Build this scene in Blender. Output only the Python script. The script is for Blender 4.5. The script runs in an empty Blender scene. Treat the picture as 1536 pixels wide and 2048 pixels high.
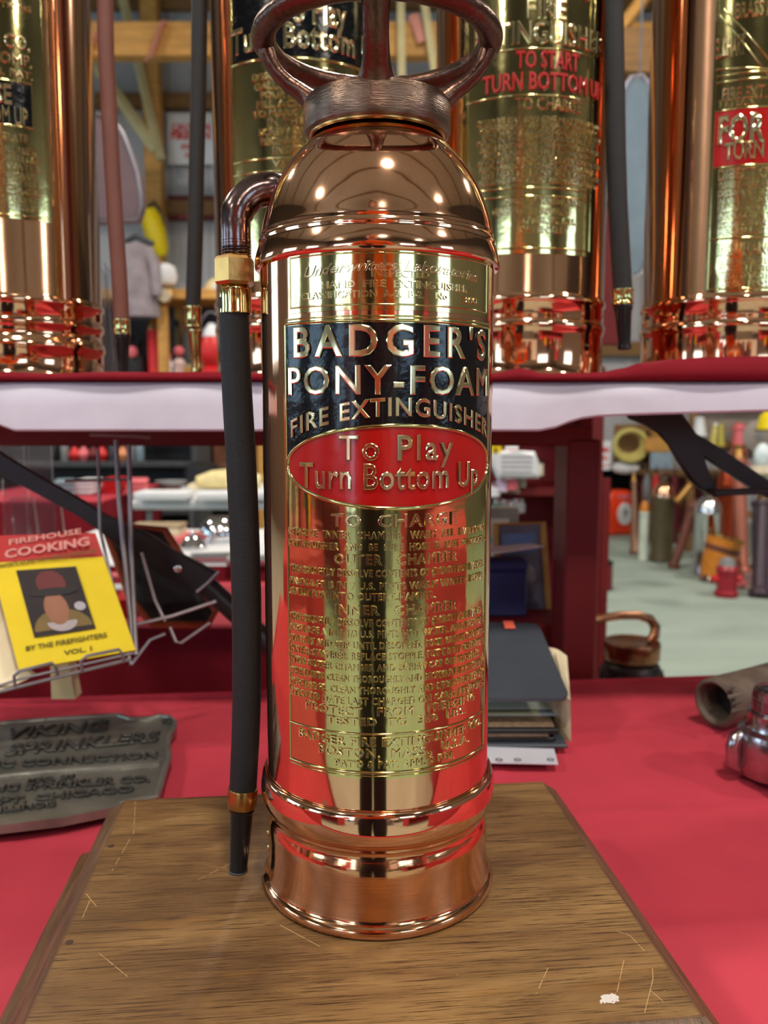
import bpy, bmesh, math, random
from mathutils import Vector, Matrix, Euler
random.seed(7)
PI = math.pi
sc = bpy.context.scene
C = sc.collection

# ------------------------------------------------------------------ camera
F, PITCH = 1709.5, 0.10936                       # focal length in pixels of the 1536x2048 frame, tilt down
CAM = Vector((.0037, -.479, .2678))
cam = bpy.data.cameras.new('camera'); camo = bpy.data.objects.new('camera', cam); C.objects.link(camo)
camo.location = CAM; camo.rotation_euler = (PI/2 - PITCH, 0, 0)
cam.sensor_fit = 'VERTICAL'; cam.sensor_height = 36.0; cam.lens = F/2048*36.0
cam.clip_start = .02; cam.clip_end = 60
cam.dof.use_dof = True; cam.dof.focus_distance = .43; cam.dof.aperture_fstop = cam.lens/2.9
sc.camera = camo

# ------------------------------------------------------------------ world, exposure
w = bpy.data.worlds.new('world'); sc.world = w; w.use_nodes = True
w.node_tree.nodes['Background'].inputs[0].default_value = (.55, .68, .9, 1)
w.node_tree.nodes['Background'].inputs[1].default_value = .8
sc.view_settings.view_transform = 'Standard'; sc.view_settings.look = 'None'
sc.view_settings.exposure = 0.0; sc.view_settings.gamma = 1.0; sc.view_settings.use_curve_mapping = False
sc.cycles.max_bounces = 8; sc.cycles.diffuse_bounces = 3; sc.cycles.glossy_bounces = 5
sc.cycles.transmission_bounces = 4; sc.cycles.transparent_max_bounces = 8
sc.cycles.sample_clamp_indirect = 6; sc.cycles.caustics_reflective = False; sc.cycles.caustics_refractive = False
FLOOR, TAB, EAVE = -.80, -.055, 4.6
LAMP_W = 95.0                                    # watts per high-bay lamp
WIN = 5.0                                         # daylight strength seen through the windows
LAMPS = [(x, y) for x in (-3.6, .5, 4.2) for y in (-5.0, -1.5, 3.2)]

# ------------------------------------------------------------------ helpers
def at(px, py, Y):                                # point of the plane y = Y seen at a photograph pixel
    x = (px - 768)/F; y = -(py - 1024)/F; c, s = math.cos(PITCH), math.sin(PITCH)
    d = Vector((x, c + y*s, -s + y*c)); return CAM + d*((Y - CAM.y)/d.y)
def on(px, py, z):                                # point of the level z seen at a photograph pixel
    x = (px - 768)/F; y = -(py - 1024)/F; c, s = math.cos(PITCH), math.sin(PITCH)
    d = Vector((x, c + y*s, -s + y*c)); return CAM + d*((z - CAM.z)/d.z)
def pxm(Y): return (Y - CAM.y)/F                  # metres per pixel at depth Y
def lin(c): return tuple((v/255/12.92 if v <= 10 else ((v/255 + .055)/1.055)**2.4) for v in c)

def mat(name, col, rough=.6, metal=0., var=.12, vs=30, bump=0., bs=60, coat=0., spec=.5, stretch=(1,1,1), emit=0, trans=0, ior=1.45):
    m = bpy.data.materials.new(name); m.use_nodes = True; nt = m.node_tree; N = nt.nodes; Lk = nt.links
    p = N['Principled BSDF']; c = lin(col)
    p.inputs['Roughness'].default_value = rough; p.inputs['Metallic'].default_value = metal
    p.inputs['Coat Weight'].default_value = coat; p.inputs['Coat Roughness'].default_value = .08
    p.inputs['Specular IOR Level'].default_value = spec; p.inputs['IOR'].default_value = ior
    p.inputs['Transmission Weight'].default_value = trans
    p.inputs['Base Color'].default_value = (*c, 1)
    if emit: p.inputs['Emission Color'].default_value = (*c, 1); p.inputs['Emission Strength'].default_value = emit
    if var or bump:
        tc = N.new('ShaderNodeTexCoord'); mp = N.new('ShaderNodeMapping'); mp.inputs['Scale'].default_value = stretch
        Lk.new(tc.outputs['Object'], mp.inputs[0])
    if var:
        n = N.new('ShaderNodeTexNoise'); n.inputs['Scale'].default_value = vs; n.inputs['Detail'].default_value = 4
        r = N.new('ShaderNodeValToRGB'); r.color_ramp.elements[0].position = .3; r.color_ramp.elements[1].position = .7
        r.color_ramp.elements[0].color = (*[v*(1-var) for v in c], 1); r.color_ramp.elements[1].color = (*[min(1, v*(1+var)) for v in c], 1)
        Lk.new(mp.outputs[0], n.inputs[0]); Lk.new(n.outputs[0], r.inputs[0]); Lk.new(r.outputs[0], p.inputs['Base Color'])
    if bump:
        n = N.new('ShaderNodeTexNoise'); n.inputs['Scale'].default_value = bs; n.inputs['Detail'].default_value = 3
        b = N.new('ShaderNodeBump'); b.inputs['Strength'].default_value = bump; b.inputs['Distance'].default_value = .002
        Lk.new(mp.outputs[0], n.inputs[0]); Lk.new(n.outputs[0], b.inputs['Height']); Lk.new(b.outputs[0], p.inputs['Normal'])
    return m

class B:                                          # collects shapes, becomes ONE mesh object
    def __init__(s): s.bm = bmesh.new()
    def _m(s, vs, m):
        if m is not None: bmesh.ops.transform(s.bm, matrix=m, verts=vs)
    def box(s, c, d, rot=None, bev=0., seg=1):
        r = bmesh.ops.create_cube(s.bm, size=1)['verts']
        M = Matrix.Translation(c) @ (Euler(rot).to_matrix().to_4x4() if rot else Matrix()) @ Matrix.Diagonal((*d, 1))
        bmesh.ops.transform(s.bm, matrix=M, verts=r)
        if bev: bmesh.ops.bevel(s.bm, geom=list({e for v in r for e in v.link_edges}), offset=bev, segments=seg, affect='EDGES', profile=.5)
        return s
    def tube(s, pts, r, n=10, caps=True, closed=False, flat=None):
        pts = [Vector(p) for p in pts]; k = len(pts); rs = r if isinstance(r, (list, tuple)) else [r]*k
        rings = []; up = None
        for i, p in enumerate(pts):
            a = pts[i-1] if (i or closed) else p; b = pts[(i+1) % k] if (i < k-1 or closed) else p
            t = (b - a).normalized()
            if up is None:
                up = Vector((0,0,1)) if abs(t.z) < .9 else Vector((0,1,0))
            u = (up - t*up.dot(t)).normalized(); up = u; v = t.cross(u)
            fu, fv = flat if flat else (1, 1)
            rings.append([s.bm.verts.new(p + (u*math.cos(q)*fu + v*math.sin(q)*fv)*rs[i]) for q in (2*PI*j/n for j in range(n))])
        for i in range(k if closed else k-1):
            A, Bq = rings[i], rings[(i+1) % k]
            for j in range(n): s.bm.faces.new((A[j], A[(j+1) % n], Bq[(j+1) % n], Bq[j]))
        if caps and not closed:
            s.bm.faces.new(rings[0][::-1]); s.bm.faces.new(rings[-1])
        return s
    def lathe(s, prof, n=32, m=None, a0=0., caps=True):
        rings = [[s.bm.verts.new((max(r, 1e-5)*math.cos(a0 + 2*PI*j/n), max(r, 1e-5)*math.sin(a0 + 2*PI*j/n), z)) for j in range(n)] for r, z in prof]
        for i in range(len(rings)-1):
            for j in range(n): s.bm.faces.new((rings[i][j], rings[i][(j+1) % n], rings[i+1][(j+1) % n], rings[i+1][j]))
        if caps: s.bm.faces.new(rings[0][::-1]); s.bm.faces.new(rings[-1])
        s._m([v for q in rings for v in q], m); return s
    def prism(s, poly, y0, y1, m=None, bev=0):     # outline in x, z pushed from y0 to y1
        a = [s.bm.verts.new((x, y0, z)) for x, z in poly]; b = [s.bm.verts.new((x, y1, z)) for x, z in poly]; k = len(poly)
        f = [s.bm.faces.new(a), s.bm.faces.new(b[::-1])]
        for i in range(k): f.append(s.bm.faces.new((a[(i+1) % k], a[i], b[i], b[(i+1) % k])))
        s._m(a + b, m)
        if bev: bmesh.ops.bevel(s.bm, geom=list({e for q in f[:2] for e in q.edges}), offset=bev, segments=1, affect='EDGES', profile=.5)
        return s
    def slab(s, pts, vec):                         # a polygon in space with a thickness
        vec = Vector(vec); a = [s.bm.verts.new(p) for p in pts]; b = [s.bm.verts.new(Vector(p) + vec) for p in pts]; k = len(pts)
        s.bm.faces.new(a); s.bm.faces.new(b[::-1])
        for i in range(k): s.bm.faces.new((a[(i+1) % k], a[i], b[i], b[(i+1) % k]))
        return s
    def ball(s, c, r, sc_=(1,1,1), n=14, m=None):
        v = bmesh.ops.create_uvsphere(s.bm, u_segments=n, v_segments=max(6, n//2), radius=r)['verts']
        bmesh.ops.transform(s.bm, matrix=Matrix.Translation(c) @ (m if m is not None else Matrix()) @ Matrix.Diagonal((*sc_, 1)), verts=v); return s
    def grid(s, fn, nu, nv):                       # fn(i/nu, j/nv) -> point
        g = [[s.bm.verts.new(fn(i/nu, j/nv)) for j in range(nv+1)] for i in range(nu+1)]
        for i in range(nu):
            for j in range(nv): s.bm.faces.new((g[i][j], g[i+1][j], g[i+1][j+1], g[i][j+1]))
        return s
    def raw(s, vs, fs, f=lambda p: p):
        v = [s.bm.verts.new(f(p)) for p in vs]
        for q in fs:
            try: s.bm.faces.new([v[i] for i in q])
            except ValueError: pass
        return s
    def build(s, name, m, parent=None, smooth=True, ang=35, fix=True, loc=None, rot=None):
        if fix: bmesh.ops.recalc_face_normals(s.bm, faces=s.bm.faces)
        me = bpy.data.meshes.new(name); s.bm.to_mesh(me); s.bm.free(); me.materials.append(m)
        if smooth:
            me.polygons.foreach_set('use_smooth', [True]*len(me.polygons)); me.set_sharp_from_angle(angle=math.radians(ang))
        o = bpy.data.objects.new(name, me); C.objects.link(o)
        if parent is not None: o.parent = parent
        if loc is not None: o.location = loc
        if rot is not None: o.rotation_euler = rot
        return o

def tag(o, label, cat, group=None, kind=None):
    if label: o['label'] = label
    if cat: o['category'] = cat
    if group: o['group'] = group
    if kind: o['kind'] = kind
    return o
def thing(name, label, cat, loc=(0,0,0), rz=0., group=None, rot=None):
    o = bpy.data.objects.new(name, None); C.objects.link(o); o.location = loc; o.empty_display_size = .02
    o.rotation_euler = rot if rot else (0, 0, rz); return tag(o, label, cat, group)
def struct(o): o['kind'] = 'structure'; return o
def dup(o, loc, label=None, rz=None):
    r = o.copy(); C.objects.link(r); r.location = loc
    if label: r['label'] = label
    if rz is not None: r.rotation_euler = (0, 0, rz)
    for ch in list(o.children):
        c = ch.copy(); C.objects.link(c); c.parent = r
        for g in ch.children:
            d = g.copy(); C.objects.link(d); d.parent = c
    return r

# lettering: real raised letters, (u, v, w) = along, up, out of the surface
_cap = {}
def letters(s, h, width=None, H=.0005, bold=.012, bev=.022, shear=0., res=3, gap=1., cut=None, align='C'):
    cu = bpy.data.curves.new('letters', 'FONT'); cu.size = 1; cu.extrude = .02; cu.bevel_depth = bev; cu.bevel_resolution = 0
    cu.offset = bold; cu.resolution_u = res; cu.shear = shear; cu.space_character = gap
    o = bpy.data.objects.new('letters', cu); C.objects.link(o)
    def get(t):
        cu.body = t; bpy.context.view_layer.update()
        me = bpy.data.meshes.new_from_object(o.evaluated_get(bpy.context.evaluated_depsgraph_get()))
        vs = [tuple(v.co) for v in me.vertices]; fs = [tuple(p.vertices) for p in me.polygons]; bpy.data.meshes.remove(me); return vs, fs
    if 'H' not in _cap: _cap['H'] = max(v[1] for v in get('H')[0]) - .02
    vs, fs = get(s); C.objects.unlink(o); bpy.data.objects.remove(o); bpy.data.curves.remove(cu)
    x0 = min(v[0] for v in vs); x1 = max(v[0] for v in vs); z0 = min(v[2] for v in vs); z1 = max(v[2] for v in vs)
    sy = h/_cap['H']; sx = width/(x1 - x0) if width else sy
    off = {'C': (x0+x1)/2, 'L': x0, 'R': x1}[align]
    out = [((v[0]-off)*sx, v[1]*sy, (v[2]-z0)/(z1-z0)*H) for v in vs]
    fs = [f for f in fs if max(out[i][2] for i in f) > H*.01]
    if cut:
        bm = bmesh.new(); vv = [bm.verts.new(p) for p in out]
        for f in fs:
            try: bm.faces.new([vv[i] for i in f])
            except ValueError: pass
        a = min(p[0] for p in out) + cut
        while a < max(p[0] for p in out):
            bmesh.ops.bisect_plane(bm, geom=bm.verts[:] + bm.edges[:] + bm.faces[:], plane_co=(a,0,0), plane_no=(1,0,0)); a += cut
        bm.verts.index_update(); out = [tuple(v.co) for v in bm.verts]; fs = [tuple(v.index for v in f.verts) for f in bm.faces]; bm.free()
    return out, fs
def bend(R, phi0, z0=0., arch=None):               # surface coordinates to a cylinder round the z axis, phi from -y
    def f(p):
        u, v, w = p; a = phi0 + u/R; z = z0 + v + (arch(a) if arch else 0)
        return ((R+w)*math.sin(a), -(R+w)*math.cos(a), z)
    return f
D = math.radians

# ------------------------------------------------------------------ materials
COPPER = mat('polished_copper', (232,178,142), .07, 1, var=.05, vs=12, bump=.02, bs=26)
COPPER_BRUSHED = mat('satin_copper', (222,160,118), .1, 1, var=.08, vs=18, bump=.03, bs=90, stretch=(1,1,8))
BRASS = mat('polished_brass', (206,194,132), .09, 1, var=.06, vs=25, bump=.12, bs=40)
BRASS_LETTER = mat('letter_brass', (228,212,166), .14, 1, var=.05, vs=60)
BRASS_SATIN = mat('satin_brass', (180,136,78), .26, 1, var=.12, vs=60, bump=.05, bs=200)
CAST = mat('cast_bronze', (104,76,64), .34, 1, var=.22, vs=45, bump=.35, bs=190)
CAP_MACHINED = mat('machined_bronze', (122,100,86), .3, 1, var=.16, vs=120, bump=.25, bs=260, stretch=(1,1,6))
PIPE = mat('dark_plated_pipe', (120,100,98), .2, 1, var=.35, vs=60, bump=.12, bs=120)
RUBBER = mat('black_rubber', (23,22,22), .6, 0, var=.2, vs=80, bump=.15, bs=400)
RUBBER_BROWN = mat('brown_rubber', (112,66,54), .6, 0, var=.1, vs=30)
EBONITE = mat('black_ebonite', (22,21,22), .25, 0, var=.1)
ENAMEL_BLACK = mat('black_enamel', (9,10,14), .16, 0, var=.3, vs=40, bump=.3, bs=110, coat=.25, spec=.3)
ENAMEL_RED = mat('red_enamel', (164,18,14), .2, 0, var=.08, vs=40, bump=.12, bs=90, coat=.3)
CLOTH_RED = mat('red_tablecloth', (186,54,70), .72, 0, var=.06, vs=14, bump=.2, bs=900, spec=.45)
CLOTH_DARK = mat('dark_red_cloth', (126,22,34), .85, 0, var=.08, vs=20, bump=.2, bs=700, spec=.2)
PAINT_RED = mat('dark_red_paint', (106,8,11), .55, 0, var=.1, vs=14)
PLASTIC_WHITE = mat('white_plastic', (206,202,216), .5, 0, var=.03, vs=40, bump=.06, bs=400)
WHITE = mat('white', (226,226,228), .55, 0, var=.05)
CREAM = mat('cream_paper', (226,212,178), .8, 0, var=.08, vs=30)
STEEL_BLACK = mat('black_steel', (30,27,29), .42, 0, var=.1, vs=40, bump=.05)
WIRE = mat('grey_wire', (140,132,136), .4, .6, var=.1)
CHROME = mat('chrome', (214,214,218), .1, 1, var=.05, bump=.03, bs=40)
NICKEL = mat('dull_nickel', (176,166,168), .2, 1, var=.2, vs=60, bump=.08, bs=150)
SILVER = mat('bright_tin', (220,226,230), .18, 1, var=.05)
PEWTER = mat('cast_grey_iron', (132,132,124), .38, .75, var=.3, vs=26, bump=.3, bs=160)
PEWTER_DARK = mat('dark_iron_letters', (70,68,64), .5, .6, var=.3, vs=40)
PINE = mat('golden_pine', (206,150,76), .6, 0, var=.18, vs=6, stretch=(1,1,5))
PINE_DARK = mat('brown_timber', (134,98,58), .7, 0, var=.22, vs=6, stretch=(1,1,5))
PINE_PALE = mat('pale_timber', (214,198,148), .6, 0, var=.12, vs=6)
WALLM = mat('grey_metal_siding', (186,184,186), .55, 0, var=.04, vs=3)
CEILM = mat('beige_metal_roofing', (198,186,168), .6, 0, var=.05, vs=3)
FLOORM = mat('grey_green_floor', (156,170,160), .75, 0, var=.12, vs=2.2, stretch=(1,2.5,1), bump=.03)
BLACK = mat('black', (20,20,22), .5, 0, var=.2)
GREY = mat('grey', (128,128,130), .6, 0, var=.15)
GREY_DARK = mat('dark_grey', (62,62,66), .6, 0, var=.2)
SLATE = mat('slate_blue_grey', (126,146,156), .4, 0, var=.1, vs=12)
MAUVE = mat('maroon_grey_panel', (112,86,88), .35, 0, var=.12, vs=5)
YELLOW = mat('bright_yellow', (240,208,10), .45, 0, var=.06)
YELLOW_DULL = mat('straw_yellow', (206,190,110), .7, 0, var=.15)
RED = mat('bright_red', (206,34,34), .4, 0, var=.08)
RED_ORANGE = mat('orange_red_enamel', (236,66,30), .3, 0, var=.05)
MAROON = mat('maroon', (104,26,34), .6, 0, var=.15)
PINK = mat('pink', (226,110,116), .6, 0, var=.12)
SALMON = mat('salmon_strap', (222,150,134), .6, 0, var=.06)
NAVY = mat('navy_blue', (44,48,92), .55, 0, var=.1)
ORANGE = mat('orange_leather', (206,126,40), .4, 0, var=.15)
LEATHER = mat('brown_leather', (110,62,50), .5, 0, var=.25, vs=18)
LEATHER_DARK = mat('old_dark_leather', (92,78,66), .65, 0, var=.35, vs=40, bump=.3, bs=200)
OLIVE = mat('olive_brown', (92,82,60), .45, .3, var=.12)
SKIN = mat('skin', (214,160,134), .55, 0, var=.05)
SHIRT = mat('orange_shirt', (244,104,24), .8, 0, var=.06)
TROUSER = mat('dark_trousers', (36,34,42), .85, 0, var=.1)
COAT = mat('grey_mauve_coat', (142,130,134), .8, 0, var=.25, vs=12)
ACRYLIC = mat('clear_acrylic', (236,236,240), .06, 0, var=0, trans=.9, ior=1.2)
GLASSM = mat('daylight_pane', (188,226,255), .3, 0, var=0, emit=WIN)
LEDM = mat('lamp_lens', (255,244,226), .4, 0, var=0, emit=14)
STICKER = mat('orange_sticker', (246,110,84), .6, 0, var=.03)
BOOKCLOTH = mat('charcoal_book_cloth', (58,64,72), .5, 0, var=.08, vs=30, bump=.05, bs=500)
MAGRED = mat('magazine_red', (176,34,34), .4, 0, var=.05)
MAGYEL = mat('magazine_yellow', (228,200,14), .4, 0, var=.04)

def wood_mat():                                    # worn oak veneer: pores along the grain, honey patches, scratches, a paint spot
    m = bpy.data.materials.new('worn_oak_veneer'); m.use_nodes = True; nt = m.node_tree; N = nt.nodes; Lk = nt.links
    p = N['Principled BSDF']; tc = N.new('ShaderNodeTexCoord')
    def noise(scale, st, det=4, rough=.6, dist=0):
        mp = N.new('ShaderNodeMapping'); mp.inputs['Scale'].default_value = st; Lk.new(tc.outputs['Object'], mp.inputs[0])
        n = N.new('ShaderNodeTexNoise'); n.inputs['Scale'].default_value = scale; n.inputs['Detail'].default_value = det
        n.inputs['Roughness'].default_value = rough; n.inputs['Distortion'].default_value = dist
        Lk.new(mp.outputs[0], n.inputs[0]); return n.outputs[0]
    def ramp(v, stops):
        r = N.new('ShaderNodeValToRGB'); e = r.color_ramp.elements
        while len(e) < len(stops): e.new(.5)
        for q, (pos, col) in zip(e, stops): q.position = pos; q.color = (*lin(col), 1)
        Lk.new(v, r.inputs[0]); return r.outputs[0]
    def mix(f, a, b, mode='MIX'):
        x = N.new('ShaderNodeMix'); x.data_type = 'RGBA'; x.blend_type = mode
        if isinstance(f, (int, float)): x.inputs[0].default_value = f
        else: Lk.new(f, x.inputs[0])
        for i, s in ((6, a), (7, b)):
            if isinstance(s, tuple): x.inputs[i].default_value = (*lin(s), 1)
            else: Lk.new(s, x.inputs[i])
        return x.outputs[2]
    def math_(op, a, b=None):
        x = N.new('ShaderNodeMath'); x.operation = op
        for i, s in enumerate((a, b)):
            if s is None: continue
            if isinstance(s, (int, float)): x.inputs[i].default_value = s
            else: Lk.new(s, x.inputs[i])
        return x.outputs[0]
    base = ramp(noise(9, (1, 3.2, 1), 5, .6, .4), [(.28, (84,58,34)), (.5, (120,88,54)), (.72, (158,122,76))])
    pores = noise(95, (.26, 12, 1), 5, .75, .1)
    base = mix(ramp(pores, [(.40, (255,255,255)), (.47, (0,0,0))]), base, (52,32,18))
    fine = noise(150, (.35, 9, 1), 2)
    base = mix(ramp(fine, [(.55, (0,0,0)), (.75, (120,120,120))]), base, (176,126,70))
    honey = noise(14, (1, 4, 1), 2)
    base = mix(ramp(honey, [(.66, (0,0,0)), (.7, (140,140,140))]), base, (146,100,44))
    sc_ = math_('GREATER_THAN', noise(190, (.6, .6, 1), 6, .75), .70)      # small light nicks
    base = mix(math_('MULTIPLY', sc_, .6), base, (206,170,120))
    sep = N.new('ShaderNodeSeparateXYZ'); Lk.new(tc.outputs['Object'], sep.inputs[0])
    def seg(x0, y0, x1, y1, wd):                   # one scratch: distance to a segment in the board's own plane
        L = math.hypot(x1-x0, y1-y0); ux, uy = (x1-x0)/L, (y1-y0)/L
        dx = math_('SUBTRACT', sep.outputs[0], x0); dy = math_('SUBTRACT', sep.outputs[1], y0)
        t = math_('ADD', math_('MULTIPLY', dx, ux), math_('MULTIPLY', dy, uy))
        q = math_('ABSOLUTE', math_('SUBTRACT', math_('MULTIPLY', dx, uy), math_('MULTIPLY', dy, ux)))
        return math_('MULTIPLY', math_('LESS_THAN', q, wd), math_('LESS_THAN', math_('ABSOLUTE', math_('SUBTRACT', t, L/2)), L/2))
    mask = None
    for s in SCRATCHES:
        q = seg(*s, .00022); mask = q if mask is None else math_('MAXIMUM', mask, q)
    broken = math_('GREATER_THAN', noise(260, (1, 1, 1), 2), .42)
    base = mix(math_('MULTIPLY', math_('MULTIPLY', mask, broken), .55), base, (224,184,126))
    d = math_('POWER', math_('ADD', math_('POWER', math_('SUBTRACT', sep.outputs[0], SPOT[0]), 2.), math_('POWER', math_('SUBTRACT', sep.outputs[1], SPOT[1]), 2.)), .5)
    spot = math_('GREATER_THAN', math_('SUBTRACT', noise(300, (1, 1, 1), 3), math_('MULTIPLY', d, 75.)), .22)
    base = mix(spot, base, (226,216,210))
    Lk.new(base, p.inputs['Base Color'])
    rr = N.new('ShaderNodeMapRange'); rr.inputs['To Min'].default_value = .24; rr.inputs['To Max'].default_value = .4
    Lk.new(noise(20, (1, 2, 1), 3), rr.inputs[0]); Lk.new(rr.outputs[0], p.inputs['Roughness'])
    b = N.new('ShaderNodeBump'); b.inputs['Strength'].default_value = .25; b.inputs['Distance'].default_value = .001
    Lk.new(pores, b.inputs['Height']); Lk.new(b.outputs[0], p.inputs['Normal'])
    return m

# ------------------------------------------------------------------ the hall
X0, X1, Y0, Y1 = -7., 7., -7.5, 8.2
struct(B().box(((X0+X1)/2, (Y0+Y1)/2, FLOOR-.05), (X1-X0+.4, Y1-Y0+.4, .1)).build('floor', FLOORM))
RIDGE = 5.5
cb = B()
for s in (-1, 1): cb.slab([(0, Y0-.2, RIDGE), (s*7.2, Y0-.2, EAVE), (s*7.2, Y1+.2, EAVE), (0, Y1+.2, RIDGE)], (0, 0, .06))
ceiling = struct(cb.build('ceiling', CEILM, smooth=False))
for k in range(8):
    y = Y0 + .5 + k*2.1
    r_ = B()
    for s in (-1, 1): r_.slab([(0, y-.04, RIDGE-.005), (s*7, y-.04, EAVE+.02), (s*7, y+.04, EAVE+.02), (0, y+.04, RIDGE-.005)], (0, 0, -.12))
    r_.build('rafter', PINE_DARK, ceiling, smooth=False)
WALLD = mat('brown_darkened_siding', (112,104,98), .6, 0, var=.1, vs=3)  # walls out of view, coloured darker so the brass mirrors deeper tones
walls = {}
def wall(name, ax, pos, a, b, sgn):
    q = B(); H = RIDGE + .1 - FLOOR if ax == 'y' else EAVE + .1 - FLOOR; zc = FLOOR + H/2
    d = lambda u, n, su, sn, sz, z: ((u, n, z), (su, sn, sz)) if ax == 'y' else ((n, u, z), (sn, su, sz))
    c_, d_ = d((a+b)/2, pos + sgn*.06, b-a+.3, .1, H, zc); q.box(c_, d_)
    u = a + .15
    while u < b:
        c_, d_ = d(u, pos - sgn*-.004, .05, .03, H-.3, zc); q.box(c_, d_); u += .3
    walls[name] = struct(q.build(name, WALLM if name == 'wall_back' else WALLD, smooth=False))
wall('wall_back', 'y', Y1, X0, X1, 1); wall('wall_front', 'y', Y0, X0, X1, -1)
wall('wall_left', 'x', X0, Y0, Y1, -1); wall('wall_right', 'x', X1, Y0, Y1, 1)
wb = walls['wall_back']
for z in (.95, 2.3, 3.3, 4.2):                                 # girts across the siding
    B().box((0, Y1-.07, z), (X1-X0, .08, .14), bev=.006).build('girt', PINE_DARK, wb, smooth=False)
for px in (314, 745, 1330, 40):                                # posts
    p = at(px, 500, Y1-.2); B().box((p.x, Y1-.2, 2.0), (.16, .16, 5.6), bev=.008).build('post', PINE, wb, smooth=False)
for a_, b_ in (((232,-60),(322,320)), ((165,95),(312,300))):   # knee braces up from the post
    p, q = at(*a_, Y1-.36), at(*b_, Y1-.30)
    B().tube([p, q], .055, 4, flat=(1, .8)).build('brace', PINE_PALE, wb, smooth=False)
bm_ = B(); p, q = at(120, 80, 6.), at(960, 88, 6.)
bm_.box(((p.x+q.x)/2, 6., (p.z+q.z)/2), (q.x-p.x+3., .12, .232), bev=.006)
beam = struct(bm_.build('trim_1', PINE, smooth=False))
for px in (150, 900):                                          # the beam's hangers up to the rafters
    p = at(px, 60, 6.); B().box((p.x, 6.1, 3.9), (.1, .08, 2.3)).build('hanger', PINE_PALE, beam, smooth=False)
for px in (800, 830):
    p, q = at(px, -120, 5.85), at(px + (4 if px == 800 else 45), 180, 5.85)
    B().tube([p, q], .03, 6).build('brace', PINE_PALE, beam, smooth=False)
def window(n, ax, pos, u, z, wd, ht, sgn, nx=3, ny=2):
    s = lambda u_, n_, su, sn, sz, z_: ((u_, n_, z_), (su, sn, sz)) if ax == 'y' else ((n_, u_, z_), (sn, su, sz))
    t = thing('window_%d' % n, None, None); t['kind'] = 'structure'
    f = B()
    for e in (-1, 1):
        f.box(*s(u + e*wd/2, pos - sgn*.05, .1, .12, ht+.1, z)); f.box(*s(u, pos - sgn*.05, wd+.1, .12, .1, z + e*ht/2))
    f.build('window_frame', WHITE, t, smooth=False)
    m_ = B()
    for i in range(1, nx): m_.box(*s(u - wd/2 + wd*i/nx, pos - sgn*.05, .05, .06, ht, z))
    for i in range(1, ny): m_.box(*s(u, pos - sgn*.05, wd, .06, .05, z - ht/2 + ht*i/ny))
    m_.build('glazing_bar', WHITE, t, smooth=False)
    B().box(*s(u, pos - sgn*.02, wd, .01, ht, z)).build('window_pane', GLASSM, t, smooth=False)
window(1, 'x', X0, -4.2, 1.3, 2.0, 1.8, -1); window(2, 'x', X0, -.6, 1.3, 2.0, 1.8, -1); window(3, 'x', X0, 3.4, 1.5, 1.8, 1.5, -1)
window(4, 'y', Y0, -4.3, .9, 3.0, 2.9, -1, 3, 3); window(5, 'y', Y0, 3.9, 1.6, 2.2, 1.5, -1); window(6, 'x', X1, -3.2, 1.4, 1.8, 1.6, 1)

# ------------------------------------------------------------------ high-bay lamps, each with its own light
for i, (x, y) in enumerate(LAMPS):
    t = thing('ceiling_lamp', 'round white high-bay lamp hanging from the roof of the hall', 'lamp', (x, y, 3.75), group='high-bay lamps under the roof')
    B().lathe([(.04,.34),(.05,.30),(.14,.26),(.27,.0),(.275,0),(.15,.27),(.06,.36)], 20, caps=False).build('shade', WHITE, t)
    B().lathe([(.0,.03),(.22,.03),(.22,.05),(.0,.05)], 20).build('lens', LEDM, t)
    B().tube([(0,0,.33),(0,0,1.3)], .012, 6).build('stem', GREY, t)
    L = bpy.data.lights.new('lamp_light', 'AREA'); L.shape = 'DISK'; L.size = .42; L.energy = LAMP_W; L.color = (1, .93, .83)
    lo = bpy.data.objects.new('lamp_light', L); C.objects.link(lo); lo.parent = t; lo.location = (0, 0, .02)

# ------------------------------------------------------------------ red front table and its cloth (turned a few degrees)
TROT = D(6.1)
def crease(x, y):
    h = 0
    for q, s, a in ((x+.07, .21, .0022), (y-.02, .17, .0038), (x*.8+y*.6, .43, .0026)):
        t = q/s; f = abs((t % 2) - 1); h += a*f
        d = (t - round(t))*s; h += .0019*math.exp(-(d/.0055)**2)
    return h + .0012*math.sin(9*x+2)*math.sin(7*y+1) + .0006*math.sin(31*x+5*y)
TB, TF, TX = .523, -.235, 1.05
t = thing('tablecloth', 'bright red cloth with pressed fold lines over the front table under the wooden box', 'tablecloth', (0, 0, TAB), TROT)
B().grid(lambda u, v: (-TX + 2*TX*u, TF + (TB-TF)*v, crease(-TX + 2*TX*u, TF + (TB-TF)*v) - .0110), 190, 90).build('cloth_top', CLOTH_RED, t, ang=60)
def hang(y, s): return lambda u, v: (-TX + 2*TX*u, y + s*(.004 + .02*v*(1 + math.sin(40*u + 3*v))), -.001 - .42*v)
B().grid(hang(TB, 1), 90, 6).build('cloth_drop', CLOTH_RED, t); B().grid(hang(TF, -1), 90, 6).build('cloth_drop', CLOTH_RED, t)
t = thing('folding_table', 'long table hidden under the bright red front cloth', 'table', (0, 0, FLOOR), TROT)
B().box((0, (TB+TF)/2, TAB-FLOOR-.034), (2*TX-.01, TB-TF-.012, .035), bev=.01).build('tabletop', PLASTIC_WHITE, t)
for sx in (-.9, .9):
    for sy in (TF+.12, TB-.12): B().tube([(sx, sy, 0), (sx, sy, TAB-FLOOR-.04)], .014, 8).build('leg', GREY, t)

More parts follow.
